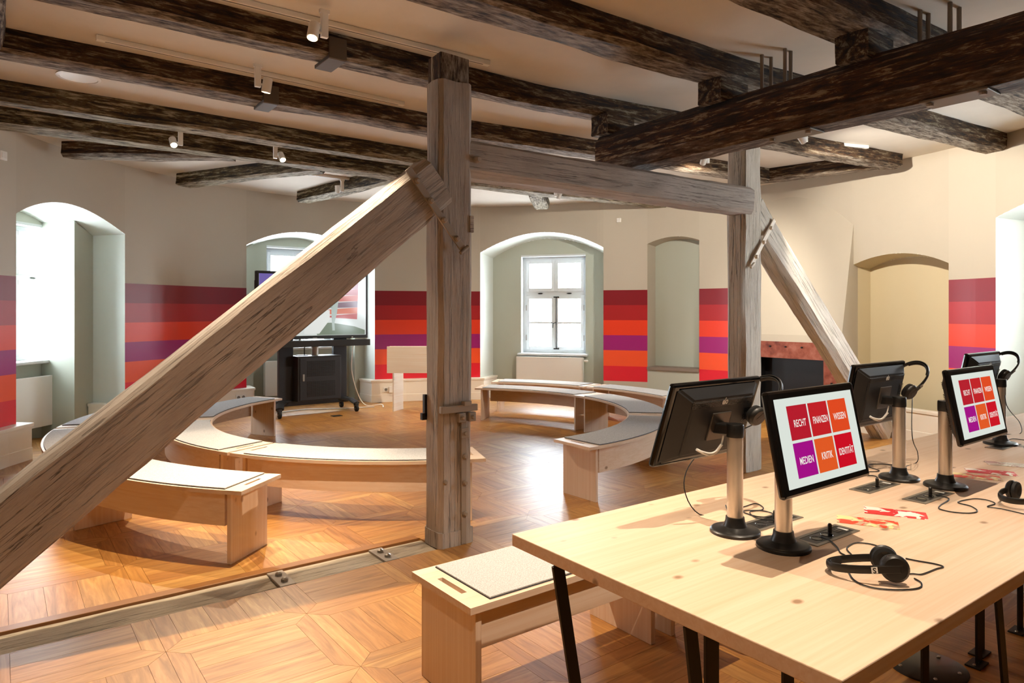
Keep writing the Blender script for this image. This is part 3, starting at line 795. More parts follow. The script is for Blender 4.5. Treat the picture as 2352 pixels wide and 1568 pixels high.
for z in (.72, .57, .40, .20):
    mb = MB(); bolt(mb, (sx+.004, fy-.016, z), .018, .022); attach(mb.obj('bolt_head', 'iron_limed'), strap)
post_part(MB().box(sx-.028, sx+.028, fy-.03, fy-.014, .69, .755, .003), 'square_washer', 'iron_limed')
post_part(MB().box(2.225, 2.50, fy-.035, fy-.004, .86, .905, .004), 'clamp_band', 'iron_limed')
post_part(MB().box(2.385, 2.44, fy-.055, fy-.01, .90, .93, .004), 'wedge', 'iron_limed')
for x in (2.375, 2.455): post_part(MB().box(x-.026, x+.026, fy-.045, fy-.01, .795, .855, .005), 'clamp_plate', 'iron_limed'); mb = MB(); bolt(mb, (x, fy-.045, .825), .014, .018); post_part(mb, 'bolt_head', 'iron_limed')
mb = MB(); bolt(mb, (2.27, fy-.002, .42), .016, .018); post_part(mb, 'bolt_head', 'iron_limed')
post_part(MB().box(2.218, 2.240, 3.885, 3.915, .82, .965, .002).box(2.200, 2.240, 3.885, 3.915, .80, .845, .002), 'side_bracket', 'black_iron', 'small black iron bracket')
post_part(MB().box(2.455, 2.485, fy-.012, fy+.01, 2.02, 2.13, .003), 'patch_block', LIME)
# rear post
post2 = timber('timber_post', [(5.69, 3.87, 0), (5.69, 3.87, 3.16)], .30, .20, 'limewashed_timber_pale', jit=.016, cham=.03, up=(0, 1, 0), seed=24)
tag(post2, 'limewashed timber post farther right, ending under the big girder', 'post', 'timber posts of the frame')
# horizontal rail between the posts
rail = timber('collar_beam', [(2.44, 3.83, 2.515), (5.62, 3.82, 2.54)], .21, .245, LIME, jit=.014, cham=.035, seed=25)
tag(rail, 'long limewashed timber rail between the two posts', 'beam')
mb = MB().lathe([(.022, 0), (.024, -.03), (.016, -.05)], PY(1092, 368, 3.735), 10, 'Y'); attach(mb.obj('wooden_peg', LIME), rail)
# braces
br = timber('diagonal_brace', [(-.62, 3.80, -.02), (2.23, 3.80, 2.335)], .22, .315, LIME, jit=.016, cham=.03, seed=26)
tag(br, 'huge limewashed diagonal brace rising from lower left to the front post', 'brace', 'diagonal braces of the frame')
br2 = timber('diagonal_brace', [(5.78, 3.88, 2.50), (8.52, 3.88, .06)], .22, .32, 'limewashed_timber_pale', jit=.02, cham=.05, seed=27)
tag(br2, 'pale limewashed diagonal brace descending right from the rear post', 'brace', 'diagonal braces of the frame')
def iron_bar(p, q, n, par, mat, y, w=.045, t=.014):
    p, q = Vector(p), Vector(q); d = (q-p).normalized(); L = (q-p).length
    o = MB().box(-.02, L+.02, -t/2, t/2, -w/2, w/2, .003).obj('iron_strap', mat)
    sd = Vector((0, 1, 0)); up = d.cross(sd); M = Matrix((d, sd, up)).transposed().to_4x4(); M.translation = p; o.matrix_world = M
    attach(o, par)
    for k in range(n):
        c = p+d*(L*(k+.5)/n); mb = MB(); bolt(mb, (c.x, c.y-t/2, c.z), .02, .02); attach(mb.obj('bolt_head', mat), o)
    c = q+d*.01; mb = MB().cyl((c.x-.03, c.y-.012, c.z-.025), (c.x+.03, c.y-.012, c.z+.02), .012); attach(mb.obj('bent_end', mat), o)
    return o
iron_bar(PY(941, 393, 3.675), PY(1062, 570, 3.675), 4, br, 'iron_limed', 3.675)
iron_bar(PY(1777, 508, 3.755), PY(1727, 607, 3.755), 3, br2, 'birch_ply', 3.755)
# sill let into the floor
sill = timber('floor_sill', [(-1.6, 3.862, -.055), (2.27, 3.862, -.055)], .25, .09, 'limewashed_sill', jit=.007, cham=.012, seed=28)
tag(sill, 'worn limewashed sill beam let into the parquet before the front post', 'sill beam')
for px, py in ((648, 1330), (890, 1279)):
    c = P(px, py, 0); o = MB().box(c.x-.045, c.x+.045, 3.735, 3.975, -.012, .004, .003).obj('iron_plate', 'iron_limed'); attach(o, sill)
    for y in (3.80, 3.90): attach(MB().lathe([(.02, .003), (.02, .018), (.008, .024)], (c.x, y, 0), 6).obj('bolt_head', 'steel'), o)
# edge board along the far side of the sill
eb = MB().box(-1.6, 2.23, 3.985, 4.055, -.03, .006, .003).obj('trim_1', 'spruce_length'); tag(eb, 'narrow oak edging board along the far side of the sill', kind='structure')
eb.data.materials[0] = MATS['oak_edge'] if 'oak_edge' in MATS else Mt('oak_edge', '#8a5c30', .4).m

# hung girder
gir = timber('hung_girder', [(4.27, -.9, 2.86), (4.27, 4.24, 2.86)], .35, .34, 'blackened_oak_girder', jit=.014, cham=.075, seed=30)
tag(gir, 'massive blackened round-edged girder hung under the ceiling beams at right', 'girder')
for y, x in ((4.18, 4.24), (3.06, 4.24), (2.04, 4.24)):
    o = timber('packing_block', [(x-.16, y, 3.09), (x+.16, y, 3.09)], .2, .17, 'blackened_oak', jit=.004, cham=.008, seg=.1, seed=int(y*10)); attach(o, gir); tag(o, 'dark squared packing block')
for px, py in ((1750, 126), (1771, 132), (1803, 112), (1816, 118), (2113, 24), (2132, 32), (2182, 6), (2203, 18)):
    c = P(px, py, CEIL); o = MB().cyl((c.x, c.y, 2.99), (c.x, c.y, CEIL), .013).obj('hanger_rod', 'iron_limed'); attach(o, gir)
for px, py in ((1790, 300), (2150, 200)):
    c = P(px, py, 2.685); o = MB().box(4.15, 4.33, c.y-.17, c.y+.17, 2.676, 2.690, .004).obj('iron_plate', 'iron_dark'); attach(o, gir)
    for k in (-.13, .13): attach(MB().lathe([(.02, -.0), (.018, -.014)], (4.2, c.y+k, 2.674), 10).obj('bolt_head', 'iron_limed'), o)

# ================================================================== TRACK LIGHTS
def track(p, q, label):
    p, q = Vector(p), Vector(q); r = empty('track_rail', p, math.atan2(q.y-p.y, q.x-p.x)); L = (q-p).length
    tag(r, label, 'track light', 'white ceiling track rails')
    MB().box(0, L, -.018, .018, -.034, -.002, .002).obj('rail', 'white_lacquer', r); MB().box(.02, L-.02, -.005, .005, -.0355, -.030).obj('slot', 'grey_plastic', r)
    MB().box(-.004, .05, -.02, .02, -.036, -.001, .003).obj('end_feed', 'white_lacquer', r); MB().box(L-.05, L+.004, -.02, .02, -.036, -.001, .003).obj('end_cap', 'white_lacquer', r)
    return r
tr1 = track(P(470, -24, CEIL), P(1122, 140, CEIL), 'white track rail nearest the viewer, running to the front post top')
tr2 = track(P(222, 80, CEIL), P(926, 234, CEIL), 'white track rail between the second and third beam, above left')
a_, b_ = P(425, 308, CEIL), P(960, 388, CEIL); tr3 = track((a_.x, 7.28, CEIL), (4.6, 7.28, CEIL), 'white track rail in the narrow gap behind the dark beams')
tr4 = track((3.15, 8.75, CEIL), (4.35, 8.75, CEIL), 'short white track rail near the stub beams above the screen')
tr5 = track(P(1830, 318, CEIL), P(1992, 334, CEIL), 'white track rail at the right behind the girder')
tr6 = track(P(1560, 352, CEIL), P(1700, 378, CEIL), 'white track rail behind the rear post top')
def spotlight(x, y, aim, power, label, size=62, warm=(1, .80, .58), blend=.5, side=1, lit=True):
    r = empty('spotlight', (x, y, CEIL-.036)); tag(r, label, 'spotlight', 'white track spotlights')
    MB().box(-.03, .03, -.013, .013, -.022, .001, .002).obj('adapter', 'white_lacquer', r)
    MB().box(-.021, .021, -.015, .015, -.165, -.02, .003).obj('driver_box', 'white_lacquer', r)
    d = Vector(aim)-Vector((x, y, CEIL-.18)); d.normalize()
    hc = Vector((.066*side, 0, -.14)); R = d.to_track_quat('Z', 'Y').to_matrix().to_4x4(); R.translation = hc
    mb = MB().lathe([(.030, -.052), (.033, -.048), (.0335, .05), (.029, .052), (.027, .030), (.004, .028)], (0, 0, 0), 24); mb.xform(R)
    hd = mb.obj('lamp_head', 'white_lacquer', r, smooth=True)
    mb = MB().lathe([(.026, .030), (.026, .0335), (.002, .034)], (0, 0, 0), 20); mb.xform(R); mb.obj('lens', 'lamp_lens' if lit else 'grey_plastic', hd)
    MB().cyl((.02*side, 0, -.14), hc-Vector((.03*side, 0, 0)), .008, n=8).obj('pivot', 'white_lacquer', r)
    if power > 0:
        li = bpy.data.lights.new('spot_beam', 'SPOT'); li.energy = power*SPOT_W; li.color = warm; li.spot_size = math.radians(size); li.spot_blend = blend; li.shadow_soft_size = .014
        lo = bpy.data.objects.new('spot_beam', li); COL.objects.link(lo); lo.location = Vector((x, y, CEIL-.036))+hc+d*.06
        lo.rotation_euler = d.to_track_quat('-Z', 'Y').to_euler()
    return r
SP = {}
def head_at(px, py): c = P(px, py, CEIL-.17); return c.x, c.y
x, y = head_at(745, 75); spotlight(x, y, (.75, 3.1, 0), 430, 'lit white spotlight on the nearest track rail, lens glowing', 100, side=-1)
x, y = head_at(592, 190); spotlight(x, y, (1.2, 5.6, .2), 300, 'white spotlight turned away on the second track rail', 66, side=1)
x, y = head_at(420, 322); spotlight(x, 7.28, (1.5, 4.4, 0), 240, 'white spotlight hanging low beside the leftmost dark beams', 60, side=-1)
x, y = head_at(641, 352); spotlight(x, 7.28, (2.6, 4.6, 0), 240, 'white spotlight tilted on the third track rail, left of the brace', 60, side=1)
spotlight(3.72, 8.75, (4.2, 9.35, 0), 130, 'small white spotlight between two stub beams above the screen', 70, side=-1)
x, y = head_at(1276, 447); spotlight(x, y, (5.6, 8.6, 0), 130, 'white spotlight half hidden under the long limewashed rail', 70, side=1)
x, y = head_at(1850, 318); spotlight(x, y, (8.3, 3.4, 1.6), 330, 'white spotlight right of the rear post, below the girder', 110, (1, .9, .76), side=-1)
x, y = head_at(1625, 368); spotlight(x, y, (7.8, 6.6, 1.4), 240, 'white spotlight just left of the rear post top', 100, (1, .9, .76), side=-1)
# lamps over the table, above the upper edge of the view
tr7 = track((-.6, .75, CEIL), (3.9, .75, CEIL), 'white track rail over the near table edge, above the view')
spotlight(1.86, .75, (2.05, 1.35, .74), 200, 'white spotlight over the near table end, above the view', 80, (1, .83, .64), .6, 1)
spotlight(3.5, .75, (3.5, 1.4, .74), 85, 'white spotlight over the middle of the table, above the view', 80, (1, .83, .64), .6, 1)
spotlight(.2, .75, (.9, 2.2, 0), 60, 'added unseen white fill spotlight over the near parquet, above the view', 85, side=1)  # added out of view as weak fill for the near floor
# round recessed speaker in the ceiling
c = P(181, 176, CEIL); r = empty('ceiling_speaker', c); tag(r, 'round white recessed speaker in the ceiling at upper left', 'speaker')
MB().lathe([(.15, 0), (.152, -.008), (.13, -.014), (.125, -.006)], (0, 0, 0), 40).obj('rim', 'white_lacquer', r, smooth=True)
MB().lathe([(.127, -.004), (.126, -.009), (.01, -.011)], (0, 0, 0), 40).obj('grille', 'white_metal', r, smooth=True)
# wall sensors
def sensor(px, py, s, label):
    a = ang_of(px); w = wxy(a); z = wall_z(px, py); r = empty('wall_sensor', (w.x, w.y, z), math.radians(a)); tag(r, label, 'sensor', 'small white boxes high on the wall')
    MB().box(-.032, -.001, -s, s, -s, s, .006).obj('housing', 'white_lacquer', r); MB().box(-.036, -.030, -s*.6, s*.6, -s*.6, s*.6, .002).obj('cover', 'white_metal', r)
sensor(1422, 506, .035, 'small white box on the wall right of the middle window arch'); sensor(2, 357, .045, 'small white box on the wall at the left edge')

# ================================================================== BENCHES
RC = Vector((3.71, 6.44)); BH, BT = .45, .024
def bench_proto(r_in, r_out, span, name, seat_z=BH):
    rm = (r_in+r_out)/2; h = math.radians(span)/2
    root = empty(name)
    def g(rs, as_): return [[((r*math.cos(a)-rm), r*math.sin(a)) for a in as_] for r in rs]
    sl = .055/rm; sw = .022/rm
    na = 24
    aa = sorted(set([-h+2*h*i/na for i in range(na+1)]+[-h+sl, -h+sl+sw, h-sl, h-sl-sw])); rs = [r_in, rm-.08, rm+.08, r_out]
    mask = lambda i, j: not (i == 1 and (abs((aa[j]+aa[j+1])/2-(-h+sl+sw/2)) < sw*.5 or abs((aa[j]+aa[j+1])/2-(h-sl-sw/2)) < sw*.5))
    slab(g(rs, aa), mask, seat_z-BT, seat_z).obj('seat', 'spruce_across', root)
    e = .115/rm; am = [-h+e+(2*h-2*e)*i/na for i in range(na+1)]
    slab(g([r_in+.018, r_out-.018], am), lambda i, j: True, seat_z, seat_z+.005).obj('felt_edge', 'felt_edge', root)
    slab(g([r_in+.019, r_out-.019], am), lambda i, j: True, seat_z+.004, seat_z+.009).obj('felt_mat', 'grey_felt', root)
    # curved apron near the outer edge
    ea = .13/rm; ap = [-h+ea+(2*h-2*ea)*i/na for i in range(na+1)]
    slab(g([r_out-.062, r_out-.040], ap), lambda i, j: True, seat_z-BT-.20, seat_z-BT).obj('apron', 'spruce_across', root)
    for s in (-1, 1):
        a = s*(h-.10/rm); c_, s_ = math.cos(a), math.sin(a); mb = MB().box(r_in+.03, r_out-.035, -.0135, .0135, 0, seat_z-BT, .002)
        M = Matrix.Rotation(a, 4, 'Z'); mb.xform(M); mb.v = [q-Vector((rm, 0, 0)) for q in mb.v]; mb.obj('leg', 'spruce_upright', root)
    return root, rm
def put_bench(o, rm, ang, label, group):
    a = math.radians(ang); o.location = (RC.x+rm*math.cos(a), RC.y+rm*math.sin(a), 0); o.rotation_euler = (0, 0, a); tag(o, label, 'bench', group); return o
G1, G2 = 'curved benches of the inner ring', 'curved benches of the outer ring'
pi_, rmi = bench_proto(2.13, 2.57, 44.2, 'curved_bench'); po_, rmo = bench_proto(3.00, 3.44, 28.6, 'curved_bench')
inner = [(227.3, 'curved inner bench left of and partly behind the front post'), (182.5, 'curved inner bench left, seen above the diagonal brace'), (138.0, 'curved inner bench ending in front of the screen cart, left'),
         (291.3, 'curved inner bench nearest the table, end leg facing the viewer'), (336.0, 'curved inner bench at right, meeting the one nearest the table'), (20.2, 'curved inner bench in front of the middle window')]
outer = [(207.4, 'curved outer bench at lower left, partly behind the brace'), (178.0, 'curved outer bench at the left edge near the radiator'), (148.6, 'curved outer bench behind the brace below the leftmost window'),
         (27.2, 'curved outer bench closest to the middle radiator'), (-2.2, 'curved outer bench under the narrow wall niche')]
for k, (a, lb) in enumerate(inner): put_bench(pi_ if k == 0 else copy_tree(pi_), rmi, a, lb, G1)
for k, (a, lb) in enumerate(outer): put_bench(po_ if k == 0 else copy_tree(po_), rmo, a, lb, G2)
def rect_bench():
    r = empty('straight_bench'); L, W, H = 1.05, .44, .43
    xs = [0, .045, .07, L-.07, L-.045, L]; ys = [0, .13, .31, W]
    slab([[(x, y) for y in ys] for x in xs], lambda i, j: not (i in (1, 3) and j == 1), H-.026, H).obj('seat', 'spruce_length', r)
    MB().box(.1, L-.1, .022, W-.022, H, H+.005).obj('felt_edge', 'felt_edge', r); MB().box(.101, L-.101, .023, W-.023, H+.004, H+.0095, .001).obj('felt_mat', 'grey_felt', r)
    for x in (.035, L-.062): MB().box(x, x+.027, .02, W-.02, 0, H-.026, .002).obj('leg', 'spruce_upright', r)
    MB().box(.062, L-.062, .03, .052, H-.026-.15, H-.026).obj('apron', 'spruce_length', r)
    return r
rb = rect_bench(); rb.location = (1.365, 2.06, 0); tag(rb, 'straight wooden bench with grey felt pad at the near end of the table', 'bench', 'straight benches beside the table')
for k, lb in ((1, 'straight wooden bench second along the table, behind the monitors'), (2, 'straight wooden bench third along the table, hidden by the monitors')):
    o = copy_tree(rb); o.location = (1.365+1.09*k, 2.06, 0); tag(o, lb)
# ================================================================== SCREEN CART
cart = empty('screen_cart', (3.76, 9.95, 0)); tag(cart, 'large flat interactive screen on a black wheeled cart before the window', 'screen cart')
def cp(mb, name, mat, par=None, **k): return mb.obj(name, mat, par or cart, **k)
TVW, TVH, TZ = 1.70, .985, 1.105
disp = cp(MB().box(-TVW/2, TVW/2, -.10, -.02, TZ, TZ+TVH, .008), 'display', 'black_plastic')
cp(MB().box(-TVW/2+.038, TVW/2-.038, -.106, -.095, TZ+.05, TZ+TVH-.038), 'screen_glass', 'tv_white', disp)
cp(MB().box(-TVW/2-.006, -TVW/2+.0, -.09, -.03, TZ+.4, TZ+.85), 'side_ports', 'black_matte', disp)
def tv_poly(pts, mat, k):
    """flat picture element; pts in screen fractions (x right, y down)"""
    x0, x1, z0, z1 = -TVW/2+.038, TVW/2-.038, TZ+.05, TZ+TVH-.038
    v = [(x0+(x1-x0)*a, -.1065-.0004*k, z1+(z0-z1)*b) for a, b in pts]
    return mesh_obj('picture', v, [tuple(range(len(v)))], mat, disp)
tv_poly([(0, 0), (.16, 0), (.10, .2), (0, .3)], 'tv_purple', 1)
tv_poly([(.5, .80), (.76, .78), (.99, .92), (.99, .995), (.52, .995)], 'tv_floor', 1)
for i, m_ in enumerate(('tv_s1', 'tv_s1', 'tv_s2', 'tv_s3', 'tv_s4', 'tv_s5', 'tv_s6')):
    a, b = .005+i*.105, .005+(i+1)*.105; tv_poly([(.55, a+.05), (.925-.002*i, a), (.922-.002*i, b), (.55, b+.02)], m_, 1)
tv_poly([(.62, .70), (.91, .735), (.99, .89), (.80, .83), (.62, .78)], 'tv_white', 2)
tv_poly([(.30, .60), (.52, .55), (.64, .58), (.64, .74), (.54, .97), (.40, .97), (.40, .78), (.22, .82)], 'tv_box', 3)
tv_poly([(.34, .61), (.52, .565), (.60, .585), (.42, .64)], 'tv_violet', 4); tv_poly([(.22, .88), (.34, .80), (.37, .82), (.25, .97)], 'tv_red', 4)
tv_poly([(.655, .38), (.695, .36), (.725, .42), (.71, .62), (.685, .80), (.69, .92), (.665, .92), (.66, .78), (.655, .60)], 'tv_cloth2', 5)
tv_poly([(.64, .30), (.68, .24), (.735, .28), (.735, .40), (.69, .43), (.65, .40)], 'tv_cloth', 6)
tv_poly([(.60, .43), (.65, .40), (.675, .46), (.66, .545), (.61, .55), (.595, .50)], 'tv_bag', 7)
cp(MB().box(.58, .60, -.108, -.1, TZ+.012, TZ+.02), 'power_light', 'logo_white', disp)
cp(MB().box(-.03, .03, -.108, -.1, TZ+.012, TZ+.02), 'badge', 'steel', disp)
cp(MB().box(-TVW/2, TVW/2+.012, -.16, -.08, TZ-.115, TZ-.02, .004), 'soundbar', 'black_matte')
for x in (-.40, .43): cp(MB().box(x-.105, x+.105, -.02, .06, .20, TZ+.3, .006), 'column', 'charcoal_cart')
cp(MB().box(-.5, .55, -.03, .0, TZ+.2, TZ+.32), 'mount_bar', 'black_matte')
cab = cp(MB().box(-.30, .36, -.22, .10, .20, .86, .006), 'cabinet', 'black_matte')
door = cp(MB().box(-.27, .345, -.232, -.218, .22, .83, .004), 'door', 'charcoal_cart', cab)
mb = MB()
for i in range(30):
    for j in range(30):
        if j in (13, 14, 15, 16) : continue
        mb.box(-.17+i*.0145, -.162+i*.0145, -.2335, -.2315, .27+j*.0175, .278+j*.0175)
o = cp(mb, 'perforation', 'black_gloss', cab); o['kind'] = 'stuff'
cp(MB().box(-.235, -.205, -.245, -.23, .50, .60, .003), 'door_handle', 'steel', cab)
cp(MB().cyl((.02, -.05, .86), (.02, -.05, 1.05), .05), 'camera_stand', 'steel'); cp(MB().box(-.24, -.1, -.1, .05, .862, .87).cyl((-.14, -.05, .87), (-.14, -.05, 1.06), .008), 'antenna', 'black_matte')
base = cp(MB().box(-.55, .55, -.06, .06, .13, .21, .012), 'base_bar', 'charcoal_cart')
for sx in (-1, 1):
    for ex, ey in ((sx*.58, -.28), (sx*.58, .29)):
        pts = [(sx*.40, 0, .175), (sx*.47, ey*.25, .185), (sx*.54, ey*.6, .175), (ex, ey, .125)]
        leg = cp(MB().tube(pts, .03, 10, flat=(.028, .06)), 'foot', 'charcoal_cart', smooth=True)
        cs = cp(MB().lathe([(.012, -.022), (.045, -.02), (.05, -.014), (.05, .014), (.045, .02), (.012, .022)], (ex, ey, .05), 24, 'X'), 'caster', 'rubber', smooth=True)
        cp(MB().box(ex-.03, ex+.03, ey-.02, ey+.045, .085, .13, .006).cyl((ex, ey, .10), (ex, ey, .135), .012), 'fork', 'black_plastic', cs); cp(MB().cyl((ex-.027, ey, .05), (ex+.027, ey, .05), .012), 'axle', 'steel', cs)
# floor outlet, wall outlets, white cables
c = P(773, 955, 0); o = MB().box(c.x-.07, c.x+.07, c.y-.06, c.y+.06, .0005, .006, .001).obj('floor_outlet', 'black_plastic'); tag(o, 'small black outlet cover in the parquet before the screen cart', 'outlet')
def outlet(px, py, label, adapter=False):
    a = ang_of(px); w = wxy(a, .105); z = HC-(py-HZ)*depth(w.x, w.y)/FPX; r = empty('wall_outlet', (w.x, w.y, z), math.radians(a)); tag(r, label, 'outlet', 'white outlets on the boxed skirting')
    MB().box(-.012, 0, -.075, .075, -.04, .04, .004).obj('plate', 'white_lacquer', r)
    for y in (-.037, .037): MB().lathe([(.024, -.014), (.022, -.006), (.01, -.005)], (0, y, 0), 14, 'X').obj('socket', 'grey_plastic', r)
    if adapter: MB().box(-.06, -.012, -.07, -.01, -.05, .05, .005).obj('power_adapter', 'white_lacquer', r)
outlet(888, 894, 'white double outlet with a plugged adapter beside the blank lectern', True); outlet(545, 912, 'white double outlet left of the screen cart')
def cable(pts, r, mat, label, name='cable'):
    o = MB().tube(pts, r, 6).obj(name, mat, smooth=True); tag(o, label, 'cable'); return o
def smooth_path(p, n=6):
    p = [Vector(q) for q in p]; out = []
    for i in range(len(p)-1):
        a, b, c, d = p[max(i-1, 0)], p[i], p[i+1], p[min(i+2, len(p)-1)]
        for k in range(n):
            t = k/n; out.append(.5*((2*b)+(c-a)*t+(2*a-5*b+4*c-d)*t*t+(3*b-c*1-a+d-2*c)*t**3))
    return out+[p[-1]]
cable(smooth_path([(4.42, 9.97, 1.0), (4.45, 10.1, .6), (4.6, 10.2, .2), (4.72, 10.15, .012), (4.95, 10.08, .012), P(880, 935, .012)]), .008, 'cable_white', 'white cable hanging from the screen down to the floor at right')
cable(smooth_path([P(548, 935, .012), P(590, 947, .012), P(640, 947, .012), P(700, 940, .012), P(780, 938, .012), P(860, 934, .012)]), .008, 'cable_white', 'white cable lying on the floor under the screen cart')
# ================================================================== BLANK LECTERN
lp = P(903, 945, 0); lq = P(925, 939, 0); d2 = (lq-lp).normalized()
lec = empty('lectern', (lp.x, lp.y, 0), math.atan2(d2.y, d2.x)); tag(lec, 'pale wooden lectern with a blank front board before the stripes', 'lectern')
LL = (lq-lp).length; wv = -lec.rotation_euler.z
for k, off in enumerate((0, .62)):
    c = Vector((S_, -C_, 0))*off
    mb = MB().box(0, LL, -.012, .012, 0, .64, .002); o = mb.obj('leg_board', 'birch_ply', lec); o.location = Matrix.Rotation(-lec.rotation_euler.z, 3, 'Z') @ c
va = math.atan2(-C_, S_)-lec.rotation_euler.z
dd = depth(lp.x, lp.y); z1 = HC-(795-HZ)*dd/FPX; z0 = HC-(856-HZ)*dd/FPX; xl = (890-903)*dd/FPX
o = MB().box(xl, xl+.90, -.05, -.025, z0, z1, .002).obj('front_board', 'birch_ply', lec); o.rotation_euler = (0, 0, va)
o = MB().box(xl, xl+.90, -.025, .22, z1-.03, z1-.008, .002).obj('desk_top', 'birch_ply', lec); o.rotation_euler = (0, 0, va)

# ================================================================== TABLE
TZT = .74
ta = math.radians(-.9)
tab = empty('long_table', (1.402, 1.30, 0), ta); tag(tab, 'long pale spruce table with black steel legs and touch screens on it', 'table')
MB().box(0, 5.4, -.585, .573, TZT-.042, TZT, .003).obj('tabletop', 'spruce_tabletop', tab)
def leg(p, q, w=.045, t=.01, foot=False, ax='X'):
    p, q = Vector(p), Vector(q); d = (q-p).normalized(); L = (q-p).length
    sd = Vector((0, 1, 0)) if ax == 'X' else Vector((1, 0, 0)); xx = sd.cross(d).normalized(); yy = d.cross(xx)
    M = Matrix((xx, yy, d)).transposed().to_4x4(); M.translation = p
    o = MB().box(-w/2, w/2, -t/2, t/2, 0, L, .0015).xform(M).obj('leg', 'black_steel_legs'); attach(o, tab)
    if foot:
        f_ = MB().box(q.x-.07, q.x+w/2, q.y-.03, q.y+.03, .001, .008, .002).obj('foot_plate', 'black_steel_legs'); attach(f_, o)
        for k in (-.05, -.015): attach(MB().lathe([(.007, .008), (.005, .012)], (q.x+k, q.y, 0), 8).obj('screw', 'steel'), o)
    return o
zb_ = TZT-.042
leg((1.425, 1.65, zb_), (1.555, 1.65, 0)); leg((1.425, 1.13, zb_), (1.53, 1.13, 0))
leg((1.515, 1.13, zb_), (1.515, 1.13, .004), .055, foot=True); leg((1.88, 1.13, zb_), (1.88, 1.13, .004), .055, foot=True)
leg((2.82, 1.13, zb_), (2.82, 1.13, .004), .055, foot=True); leg((3.35, 1.13, zb_), (3.35, 1.13, .004), .055, foot=True); leg((3.47, 1.16, zb_), (3.47, 1.16, .004), .05, foot=True)
leg((2.80, .90, zb_), (2.945, .90, 0), .05); leg((3.855, 1.13, zb_), (3.855, 1.13, .004), .055, foot=True)
leg((5.4, 1.65, zb_), (5.3, 1.65, 0)); leg((5.4, .9, zb_), (5.3, .9, 0)); leg((5.0, 1.13, zb_), (5.0, 1.13, .004), .055, foot=True)
for x in (1.6, 2.9, 3.6, 5.2): attach(MB().box(x-.03, x+.03, .85, 1.75, zb_-.03, zb_, .002).obj('cross_rail', 'black_steel_legs'), tab)
c = P(2130, 1532, 0); o = empty('floor_anchor_plate', (c.x, c.y, 0)); tag(o, 'round black steel anchor plate on the floor under the table', 'anchor plate')
MB().lathe([(.15, .0005), (.15, .007), (.145, .009)], (0, 0, 0), 40).obj('disc', 'black_plastic', o, smooth=True)
for k in range(5): w = k*1.2566; MB().lathe([(.009, .008), (.006, .013)], (.115*math.cos(w), .115*math.sin(w), 0), 10).obj('screw', 'steel', o)

